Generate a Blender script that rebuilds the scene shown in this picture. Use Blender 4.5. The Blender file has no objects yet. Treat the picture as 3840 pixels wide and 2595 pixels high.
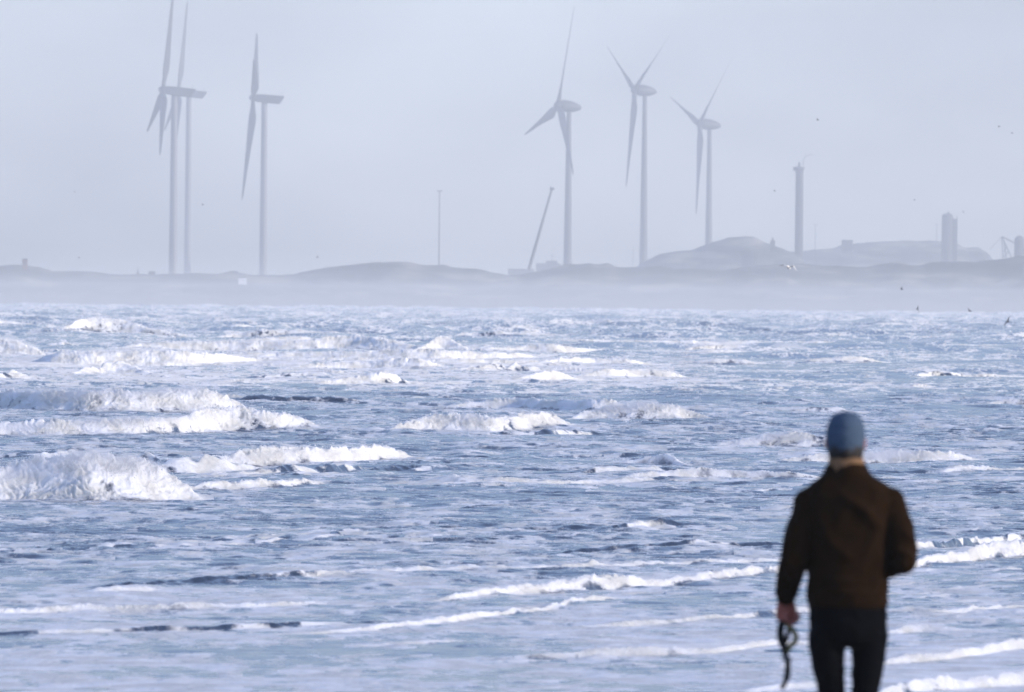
import bpy, bmesh, math, random
import numpy as np
from mathutils import Vector, Matrix, Euler
R = math.radians
random.seed(7)
SC = bpy.context.scene
COL = SC.collection

# ------------------------------------------------------------------ camera
FPX = 42666.7            # focal length in pixels of the 3840 px wide photograph
CAMZ = 2.5
ROLL, PITCH = R(0.5), R(0.2316)
cd = bpy.data.cameras.new('camera'); cam = bpy.data.objects.new('camera', cd); COL.objects.link(cam)
cd.sensor_width = 36.0; cd.lens = 400.0; cd.clip_start = 0.5; cd.clip_end = 60000.0
cd.dof.use_dof = True; cd.dof.focus_distance = 165.0; cd.dof.aperture_fstop = 12.0
cam.matrix_world = Matrix.Translation((0, 0, CAMZ)) @ Euler((R(90) - PITCH, 0, 0)).to_matrix().to_4x4() @ Matrix.Rotation(ROLL, 4, 'Z')
SC.camera = cam
CAMROT = np.array(cam.matrix_world.to_3x3())

# ------------------------------------------------------------------ world, sun, exposure
SUN_EL, SUN_AZ = R(17.0), R(106.0)      # azimuth clockwise from +Y (the view direction)
w = bpy.data.worlds.new("World"); SC.world = w; w.use_nodes = True
nt = w.node_tree; nt.nodes.clear()
sky = nt.nodes.new('ShaderNodeTexSky'); sky.sky_type = 'NISHITA'; sky.sun_disc = False
sky.sun_elevation = SUN_EL; sky.sun_rotation = SUN_AZ
sky.altitude = 0; sky.air_density = 1.0; sky.dust_density = 0.8; sky.ozone_density = 5.0
bgn = nt.nodes.new('ShaderNodeBackground'); bgn.inputs[1].default_value = 0.15
wo = nt.nodes.new('ShaderNodeOutputWorld')
tint = nt.nodes.new('ShaderNodeMix'); tint.data_type = 'RGBA'; tint.blend_type = 'MULTIPLY'; tint.inputs['Factor'].default_value = 1.0
tint.inputs['B'].default_value = (1.02, 0.950, 1.05, 1)
hs = nt.nodes.new('ShaderNodeHueSaturation'); hs.inputs['Saturation'].default_value = 0.84
nt.links.new(sky.outputs[0], hs.inputs['Color']); nt.links.new(hs.outputs['Color'], tint.inputs['A'])
# faint cloud banks low over the horizon
wtc = nt.nodes.new('ShaderNodeTexCoord'); wmp = nt.nodes.new('ShaderNodeMapping'); wmp.inputs['Scale'].default_value = (14, 14, 30); wmp.inputs['Location'].default_value = (0.3, 0.9, 0)
wno = nt.nodes.new('ShaderNodeTexNoise'); wno.inputs['Scale'].default_value = 1.6; wno.inputs['Detail'].default_value = 4
nt.links.new(wtc.outputs['Generated'], wmp.inputs['Vector']); nt.links.new(wmp.outputs['Vector'], wno.inputs['Vector'])
wmr = nt.nodes.new('ShaderNodeMapRange'); wmr.inputs['From Min'].default_value = 0.3; wmr.inputs['From Max'].default_value = 0.7
wmr.inputs['To Min'].default_value = 0.58; wmr.inputs['To Max'].default_value = 1.06
nt.links.new(wno.outputs['Fac'], wmr.inputs['Value'])
wcl = nt.nodes.new('ShaderNodeMix'); wcl.data_type = 'RGBA'; wcl.blend_type = 'MULTIPLY'; wcl.inputs['Factor'].default_value = 1.0
nt.links.new(wmr.outputs[0], wcl.inputs['B'])
nt.links.new(tint.outputs['Result'], wcl.inputs['A']); nt.links.new(wcl.outputs['Result'], bgn.inputs[0]); nt.links.new(bgn.outputs[0], wo.inputs[0])
ld = bpy.data.lights.new('sun', 'SUN'); ld.energy = 2.9; ld.angle = R(0.6); ld.color = (1.0, 0.88, 0.74)
sun = bpy.data.objects.new('sun', ld); COL.objects.link(sun)
sdir = Vector((math.sin(SUN_AZ) * math.cos(SUN_EL), math.cos(SUN_AZ) * math.cos(SUN_EL), math.sin(SUN_EL)))
sun.rotation_euler = sdir.to_track_quat('Z', 'Y').to_euler(); sun.location = (60, -20, 60)
SC.view_settings.view_transform = 'Standard'; SC.view_settings.look = 'None'
SC.view_settings.exposure = 0.99; SC.view_settings.gamma = 1.0
SC.render.engine = 'CYCLES'
SC.cycles.use_denoising = True
SC.cycles.max_bounces = 6; SC.cycles.volume_bounces = 1
SC.cycles.volume_max_steps = 64

# ------------------------------------------------------------------ helpers
def ray(px, py):
    v = CAMROT @ np.array([(px - 1920.0) / FPX, -(py - 1297.5) / FPX, -1.0])
    return v
def at(px, py, d):
    "world point seen at photo pixel, d metres down the view (world Y)"
    v = ray(px, py); s = d / v[1]
    return Vector((v[0] * s, d, CAMZ + v[2] * s))
def on_water(px, py):
    v = ray(px, py); s = -CAMZ / v[2]
    return v[0] * s, v[1] * s
def tag(o, label=None, cat=None, group=None, kind=None):
    if label: o['label'] = label
    if cat: o['category'] = cat
    if group: o['group'] = group
    if kind: o['kind'] = kind
    return o
def empty(name, loc, parent=None):
    o = bpy.data.objects.new(name, None); COL.objects.link(o); o.location = loc
    o.empty_display_size = 0.1
    return o
def link(name, me, mat=None, parent=None, loc=None, smooth=False):
    o = bpy.data.objects.new(name, me); COL.objects.link(o)
    if mat: me.materials.append(mat)
    if parent: o.parent = parent
    if loc is not None: o.location = loc
    if smooth: me.shade_smooth()
    return o
class MB:
    def __init__(s): s.v = []; s.f = []
    def add(s, vs, fs):
        n = len(s.v); s.v += [tuple(v) for v in vs]; s.f += [tuple(i + n for i in f) for f in fs]; return s
    def box(s, x0, x1, y0, y1, z0, z1):
        return s.add([(x0,y0,z0),(x1,y0,z0),(x1,y1,z0),(x0,y1,z0),(x0,y0,z1),(x1,y0,z1),(x1,y1,z1),(x0,y1,z1)],
                     [(0,3,2,1),(4,5,6,7),(0,1,5,4),(1,2,6,5),(2,3,7,6),(3,0,4,7)])
    def tube(s, pts, rad, n=12, flat=None):
        "tapered tube through pts; rad is a number or a list, or (a,b) pairs"
        pts = [Vector(p) for p in pts]; m = len(pts)
        if not isinstance(rad, (list,)): rad = [rad] * m
        base = len(s.v); up = None
        for i, p in enumerate(pts):
            t = (pts[min(i + 1, m - 1)] - pts[max(i - 1, 0)]).normalized()
            if up is None:
                ref = Vector((0, 1, 0)) if abs(t.y) < 0.9 else Vector((1, 0, 0))
                up = (ref - t * ref.dot(t)).normalized()
            else: up = (up - t * up.dot(t)).normalized()
            sd = t.cross(up)
            ra, rb = rad[i] if isinstance(rad[i], tuple) else (rad[i], rad[i])
            for k in range(n):
                a = 2 * math.pi * k / n
                s.v.append(tuple(p + sd * (ra * math.cos(a)) + up * (rb * math.sin(a))))
        for i in range(m - 1):
            for k in range(n):
                a = base + i * n + k; b = base + i * n + (k + 1) % n
                s.f.append((a, b, b + n, a + n))
        s.f.append(tuple(base + k for k in reversed(range(n))))
        s.f.append(tuple(base + (m - 1) * n + k for k in range(n)))
        return s
    def loft(s, rings, n=28):
        "stack of horizontal ellipses (cx, cy, z, rx, ry)"
        base = len(s.v); m = len(rings)
        for cx, cy, z, rx, ry in rings:
            for k in range(n):
                a = 2 * math.pi * k / n
                s.v.append((cx + rx * math.cos(a), cy + ry * math.sin(a), z))
        for i in range(m - 1):
            for k in range(n):
                a = base + i * n + k; b = base + i * n + (k + 1) % n
                s.f.append((a, b, b + n, a + n))
        s.f.append(tuple(base + k for k in reversed(range(n)))); s.f.append(tuple(base + (m - 1) * n + k for k in range(n)))
        return s
    def ball(s, c, r, n=16, m=10):
        if not isinstance(r, tuple): r = (r, r, r)
        base = len(s.v); s.v.append((c[0], c[1], c[2] - r[2]))
        for i in range(1, m):
            a = math.pi * i / m
            for k in range(n):
                b = 2 * math.pi * k / n
                s.v.append((c[0] + r[0] * math.sin(a) * math.cos(b), c[1] + r[1] * math.sin(a) * math.sin(b), c[2] - r[2] * math.cos(a)))
        s.v.append((c[0], c[1], c[2] + r[2])); top = len(s.v) - 1
        for k in range(n):
            s.f.append((base, base + 1 + (k + 1) % n, base + 1 + k))
            s.f.append((top, top - n + k, top - n + (k + 1) % n))
        for i in range(m - 2):
            for k in range(n):
                a = base + 1 + i * n + k; b = base + 1 + i * n + (k + 1) % n
                s.f.append((a, b, b + n, a + n))
        return s
    def mesh(s, name):
        me = bpy.data.meshes.new(name); me.from_pydata(s.v, [], s.f); me.update(); return me
    def build(s, name, mat, parent=None, loc=None, smooth=False):
        return link(name, s.mesh(name), mat, parent, loc, smooth)

def remeshed(mb, name, mat, parent, voxel, smooth_it=4, wrinkle=None):
    "union of closed shapes as one continuous surface"
    me = mb.mesh(name + '_raw'); o = bpy.data.objects.new(name, me); COL.objects.link(o)
    r = o.modifiers.new('r', 'REMESH'); r.mode = 'VOXEL'; r.voxel_size = voxel; r.use_smooth_shade = True
    if smooth_it:
        sm = o.modifiers.new('s', 'SMOOTH'); sm.factor = 0.6; sm.iterations = smooth_it
    dg = bpy.context.evaluated_depsgraph_get(); dg.update()
    m2 = bpy.data.meshes.new_from_object(o.evaluated_get(dg)); m2.name = name
    o.modifiers.clear(); o.data = m2; bpy.data.meshes.remove(me)
    if wrinkle:
        n = len(m2.vertices); co = np.empty(n * 3, np.float32); m2.vertices.foreach_get('co', co); co = co.reshape(-1, 3)
        no = np.empty(n * 3, np.float32); m2.vertices.foreach_get('normal', no); no = no.reshape(-1, 3)
        co += no * wrinkle(co)[:, None]
        m2.vertices.foreach_set('co', co.ravel()); m2.update()
    m2.shade_smooth(); m2.materials.clear(); m2.materials.append(mat); o.parent = parent
    return o

# ------------------------------------------------------------------ noise in numpy
_rng = np.random.RandomState(11)
_perm = np.concatenate([_rng.permutation(1024)] * 2).astype(np.int32)
_ang = _rng.rand(1024).astype(np.float32) * 2 * np.pi
_gx, _gy = np.cos(_ang), np.sin(_ang)
def perlin(x, y, seed=0):
    x = np.asarray(x, np.float32) + seed * 17.31; y = np.asarray(y, np.float32) + seed * 5.77
    xi = np.floor(x); yi = np.floor(y); fx = x - xi; fy = y - yi
    xi = xi.astype(np.int32) & 1023; yi = yi.astype(np.int32) & 1023
    x1 = (xi + 1) & 1023; y1 = (yi + 1) & 1023
    u = fx * fx * fx * (fx * (fx * 6 - 15) + 10); v = fy * fy * fy * (fy * (fy * 6 - 15) + 10)
    def g(a, b, dx, dy):
        h = _perm[(_perm[a] + b) & 1023]; return _gx[h] * dx + _gy[h] * dy
    a = g(xi, yi, fx, fy); b = g(x1, yi, fx - 1, fy); c = g(xi, y1, fx, fy - 1); d = g(x1, y1, fx - 1, fy - 1)
    p = a + u * (b - a); q = c + u * (d - c)
    return (p + v * (q - p)) * 1.5
def fbm(x, y, seed, octs=3, gain=0.55):
    r = 0; a = 1.0
    for o in range(octs):
        r = r + a * perlin(x * 2 ** o, y * 2 ** o, seed + o * 3); a *= gain
    return r
def sstep(a, b, x):
    t = np.clip((x - a) / (b - a), 0, 1); return t * t * (3 - 2 * t)

# ------------------------------------------------------------------ materials
def new_mat(name):
    m = bpy.data.materials.new(name); m.use_nodes = True
    n = m.node_tree; p = n.nodes['Principled BSDF']; return m, n, p
def simple(name, col, rough=0.7, var=0.15, scale=3.0, metal=0.0, bump=0.0, col2=None, detail=5):
    m, n, p = new_mat(name)
    tc = n.nodes.new('ShaderNodeTexCoord'); no = n.nodes.new('ShaderNodeTexNoise')
    no.inputs['Scale'].default_value = scale; no.inputs['Detail'].default_value = detail
    n.links.new(tc.outputs['Object'], no.inputs['Vector'])
    cr = n.nodes.new('ShaderNodeValToRGB'); c2 = col2 or tuple(c * (1 - var) for c in col); c1 = tuple(min(1, c * (1 + var)) for c in col)
    cr.color_ramp.elements[0].position = 0.35; cr.color_ramp.elements[1].position = 0.65
    cr.color_ramp.elements[0].color = (*c2, 1); cr.color_ramp.elements[1].color = (*c1, 1)
    n.links.new(no.outputs['Fac'], cr.inputs['Fac']); n.links.new(cr.outputs['Color'], p.inputs['Base Color'])
    p.inputs['Roughness'].default_value = rough; p.inputs['Metallic'].default_value = metal
    if bump:
        b = n.nodes.new('ShaderNodeBump'); b.inputs['Strength'].default_value = 0.6; b.inputs['Distance'].default_value = bump
        n.links.new(no.outputs['Fac'], b.inputs['Height']); n.links.new(b.outputs['Normal'], p.inputs['Normal'])
    return m
M = dict(
    tower=simple('shade_toned_turbine_paint', (0.14, 0.14, 0.145), 0.6, 0.06, 0.1),  # white paint toned down so the colour carries the shaded look
    grey=simple('shade_grey_turbine_paint', (0.035, 0.038, 0.045), 0.6, 0.06, 0.1),  # hubs and nacelles: white paint darkened, their shade put into the colour
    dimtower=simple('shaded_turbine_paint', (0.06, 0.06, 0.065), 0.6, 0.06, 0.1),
    blade=simple('shade_toned_blade_paint', (0.045, 0.048, 0.055), 0.6, 0.05, 0.1),  # blades darker than their real white, shade held in the base colour
    steel=simple('weathered_steel', (0.06, 0.065, 0.075), 0.6, 0.2, 0.2),
    concrete=simple('concrete', (0.05, 0.05, 0.06), 0.85, 0.15, 0.1),
    brick=simple('red_brick', (0.20, 0.12, 0.09), 0.85, 0.15, 0.3),
    white=simple('white_panel', (0.80, 0.80, 0.80), 0.5, 0.04, 0.3),
    sand=simple('wet_sand', (0.16, 0.13, 0.10), 0.45, 0.2, 1.5, bump=0.01),
    hat=simple('knitted_wool', (0.070, 0.108, 0.165), 0.95, 0.2, 90, bump=0.003),
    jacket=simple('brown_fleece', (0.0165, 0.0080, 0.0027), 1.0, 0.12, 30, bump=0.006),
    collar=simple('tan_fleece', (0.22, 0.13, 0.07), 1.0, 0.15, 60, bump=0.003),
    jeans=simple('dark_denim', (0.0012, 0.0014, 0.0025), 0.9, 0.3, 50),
    skin=simple('skin', (0.38, 0.13, 0.10), 0.55, 0.08, 20),
    hair=simple('dark_hair', (0.008, 0.005, 0.004), 0.7, 0.3, 80),
    boot=simple('black_leather', (0.012, 0.012, 0.012), 0.5, 0.2, 20),
    strap=simple('black_webbing', (0.012, 0.013, 0.014), 0.7, 0.2, 60),
    olive=simple('olive_webbing', (0.16, 0.16, 0.05), 0.7, 0.2, 60),
    gull=simple('white_feathers', (0.80, 0.78, 0.74), 0.8, 0.05, 8),
    gullgrey=simple('grey_feathers', (0.30, 0.31, 0.33), 0.8, 0.1, 8),
    dark=simple('dark_feathers', (0.03, 0.03, 0.035), 0.8, 0.1, 8),
    beak=simple('yellow_beak', (0.5, 0.3, 0.05), 0.5, 0.05, 8),
)
for k_ in ('jacket', 'jeans', 'hat', 'collar', 'strap'): M[k_].node_tree.nodes['Principled BSDF'].inputs['Specular IOR Level'].default_value = 0.08
def dune_material():
    m, n, p = new_mat('dune_grass')
    tc = n.nodes.new('ShaderNodeTexCoord')
    mp = n.nodes.new('ShaderNodeMapping'); mp.inputs['Scale'].default_value = (0.05, 0.012, 0.3)
    n.links.new(tc.outputs['Object'], mp.inputs['Vector'])
    no = n.nodes.new('ShaderNodeTexNoise'); no.inputs['Scale'].default_value = 1.0; no.inputs['Detail'].default_value = 8
    n.links.new(mp.outputs['Vector'], no.inputs['Vector'])
    cr = n.nodes.new('ShaderNodeValToRGB'); e = cr.color_ramp.elements
    e[0].position = 0.40; e[0].color = (0.025, 0.03, 0.025, 1); e[1].position = 0.62; e[1].color = (0.20, 0.185, 0.145, 1)
    e2 = e.new(0.52); e2.color = (0.065, 0.07, 0.06, 1)
    n.links.new(no.outputs['Fac'], cr.inputs['Fac'])
    # bare sand on the low beach in front of the dune foot
    sp = n.nodes.new('ShaderNodeSeparateXYZ'); n.links.new(tc.outputs['Object'], sp.inputs[0])
    ad = n.nodes.new('ShaderNodeMath'); ad.operation = 'MULTIPLY_ADD'; ad.inputs[1].default_value = 3.0
    n.links.new(no.outputs['Fac'], ad.inputs[0]); n.links.new(sp.outputs['Z'], ad.inputs[2])
    mr = n.nodes.new('ShaderNodeMapRange'); mr.inputs['From Min'].default_value = 3.4; mr.inputs['From Max'].default_value = 5.6
    n.links.new(ad.outputs[0], mr.inputs['Value'])
    mx = n.nodes.new('ShaderNodeMix'); mx.data_type = 'RGBA'
    n.links.new(mr.outputs[0], mx.inputs['Factor']); mx.inputs['A'].default_value = (0.13, 0.125, 0.115, 1)
    n.links.new(cr.outputs['Color'], mx.inputs['B'])
    n.links.new(mx.outputs['Result'], p.inputs['Base Color']); p.inputs['Roughness'].default_value = 0.95
    return m
M['dune'] = dune_material()
def sea_material():
    m = bpy.data.materials.new('sea_water_and_foam'); m.use_nodes = True
    n = m.node_tree; n.nodes.clear(); L = n.links.new
    out = n.nodes.new('ShaderNodeOutputMaterial')
    tc = n.nodes.new('ShaderNodeTexCoord')
    def noise(scale, mapping, detail=4, rough=0.6, off=0):
        mp = n.nodes.new('ShaderNodeMapping'); mp.inputs['Scale'].default_value = mapping; mp.inputs['Location'].default_value = (off, off * 2, 0)
        L(tc.outputs['Object'], mp.inputs['Vector'])
        t = n.nodes.new('ShaderNodeTexNoise'); t.inputs['Scale'].default_value = scale
        t.inputs['Detail'].default_value = detail; t.inputs['Roughness'].default_value = rough
        L(mp.outputs['Vector'], t.inputs['Vector']); return t
    at_ = n.nodes.new('ShaderNodeAttribute'); at_.attribute_name = 'foam'
    n1 = noise(6.0, (1, 0.22, 1), 6, 0.65)
    # foam factor = smoothstep(foam attribute against fine noise)
    ma = n.nodes.new('ShaderNodeMath'); ma.operation = 'SUBTRACT'
    # lacy froth: warped cell edges mixed with fine noise
    vmp = n.nodes.new('ShaderNodeMapping'); vmp.inputs['Scale'].default_value = (2.6, 0.9, 1); L(tc.outputs['Object'], vmp.inputs['Vector'])
    vad = n.nodes.new('ShaderNodeVectorMath'); vad.operation = 'ADD'; L(vmp.outputs['Vector'], vad.inputs[0]); L(n1.outputs['Color'], vad.inputs[1])
    vo = n.nodes.new('ShaderNodeTexVoronoi'); vo.feature = 'DISTANCE_TO_EDGE'; vo.inputs['Scale'].default_value = 1.0; L(vad.outputs[0], vo.inputs['Vector'])
    lm = n.nodes.new('ShaderNodeMath'); lm.operation = 'MULTIPLY_ADD'; lm.inputs[1].default_value = 0.75; lm.inputs[2].default_value = -0.13
    L(vo.outputs['Distance'], lm.inputs[0])
    la = n.nodes.new('ShaderNodeMath'); la.operation = 'ADD'; L(n1.outputs['Fac'], la.inputs[0]); L(lm.outputs[0], la.inputs[1])
    L(at_.outputs['Fac'], ma.inputs[0]); L(la.outputs[0], ma.inputs[1])
    mr = n.nodes.new('ShaderNodeMapRange'); mr.interpolation_type = 'SMOOTHSTEP'
    mr.inputs['From Min'].default_value = -0.17; mr.inputs['From Max'].default_value = 0.17
    L(ma.outputs[0], mr.inputs['Value'])
    # water
    wat = n.nodes.new('ShaderNodeBsdfPrincipled'); wat.inputs['Base Color'].default_value = (0.030, 0.045, 0.075, 1)
    wat.inputs['Roughness'].default_value = 0.16; wat.inputs['IOR'].default_value = 1.33
    nb = noise(5.0, (1, 0.45, 1), 5, 0.6, 3.0)
    b1 = n.nodes.new('ShaderNodeBump'); b1.inputs['Strength'].default_value = 1.0; b1.inputs['Distance'].default_value = 0.012
    L(nb.outputs['Fac'], b1.inputs['Height']); L(b1.outputs['Normal'], wat.inputs['Normal'])
    # foam
    fo = n.nodes.new('ShaderNodeBsdfPrincipled'); fo.inputs['Roughness'].default_value = 0.9
    fo.inputs['Specular IOR Level'].default_value = 0.2
    fo.inputs['Subsurface Weight'].default_value = 1.0; fo.inputs['Subsurface Radius'].default_value = (1.0, 1.0, 1.0); fo.inputs['Subsurface Scale'].default_value = 0.14
    n2 = noise(14.0, (1, 0.5, 1), 5, 0.7, 9.0)
    cr = n.nodes.new('ShaderNodeValToRGB'); e = cr.color_ramp.elements
    e[0].position = 0.3; e[0].color = (0.78, 0.79, 0.78, 1); e[1].position = 0.62; e[1].color = (0.9, 0.9, 0.89, 1)
    L(n2.outputs['Fac'], cr.inputs['Fac'])
    n3 = noise(2.2, (1, 0.6, 1), 3, 0.6, 5.0)     # sand stirred into parts of the foam
    c3 = n.nodes.new('ShaderNodeValToRGB'); e = c3.color_ramp.elements
    e[0].position = 0.40; e[0].color = (0.74, 0.73, 0.68, 1); e[1].position = 0.60; e[1].color = (1, 1, 1, 1)
    L(n3.outputs['Fac'], c3.inputs['Fac'])
    m3 = n.nodes.new('ShaderNodeMix'); m3.data_type = 'RGBA'; m3.blend_type = 'MULTIPLY'; m3.inputs['Factor'].default_value = 1.0
    L(cr.outputs['Color'], m3.inputs['A']); L(c3.outputs['Color'], m3.inputs['B']); L(m3.outputs['Result'], fo.inputs['Base Color'])
    b2 = n.nodes.new('ShaderNodeBump'); b2.inputs['Strength'].default_value = 0.6; b2.inputs['Distance'].default_value = 0.035
    L(n2.outputs['Fac'], b2.inputs['Height']); L(b2.outputs['Normal'], fo.inputs['Normal'])
    mx = n.nodes.new('ShaderNodeMixShader'); L(mr.outputs[0], mx.inputs[0]); L(wat.outputs[0], mx.inputs[1]); L(fo.outputs[0], mx.inputs[2])
    L(mx.outputs[0], out.inputs['Surface'])
    return m
M['sea'] = sea_material()

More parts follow.
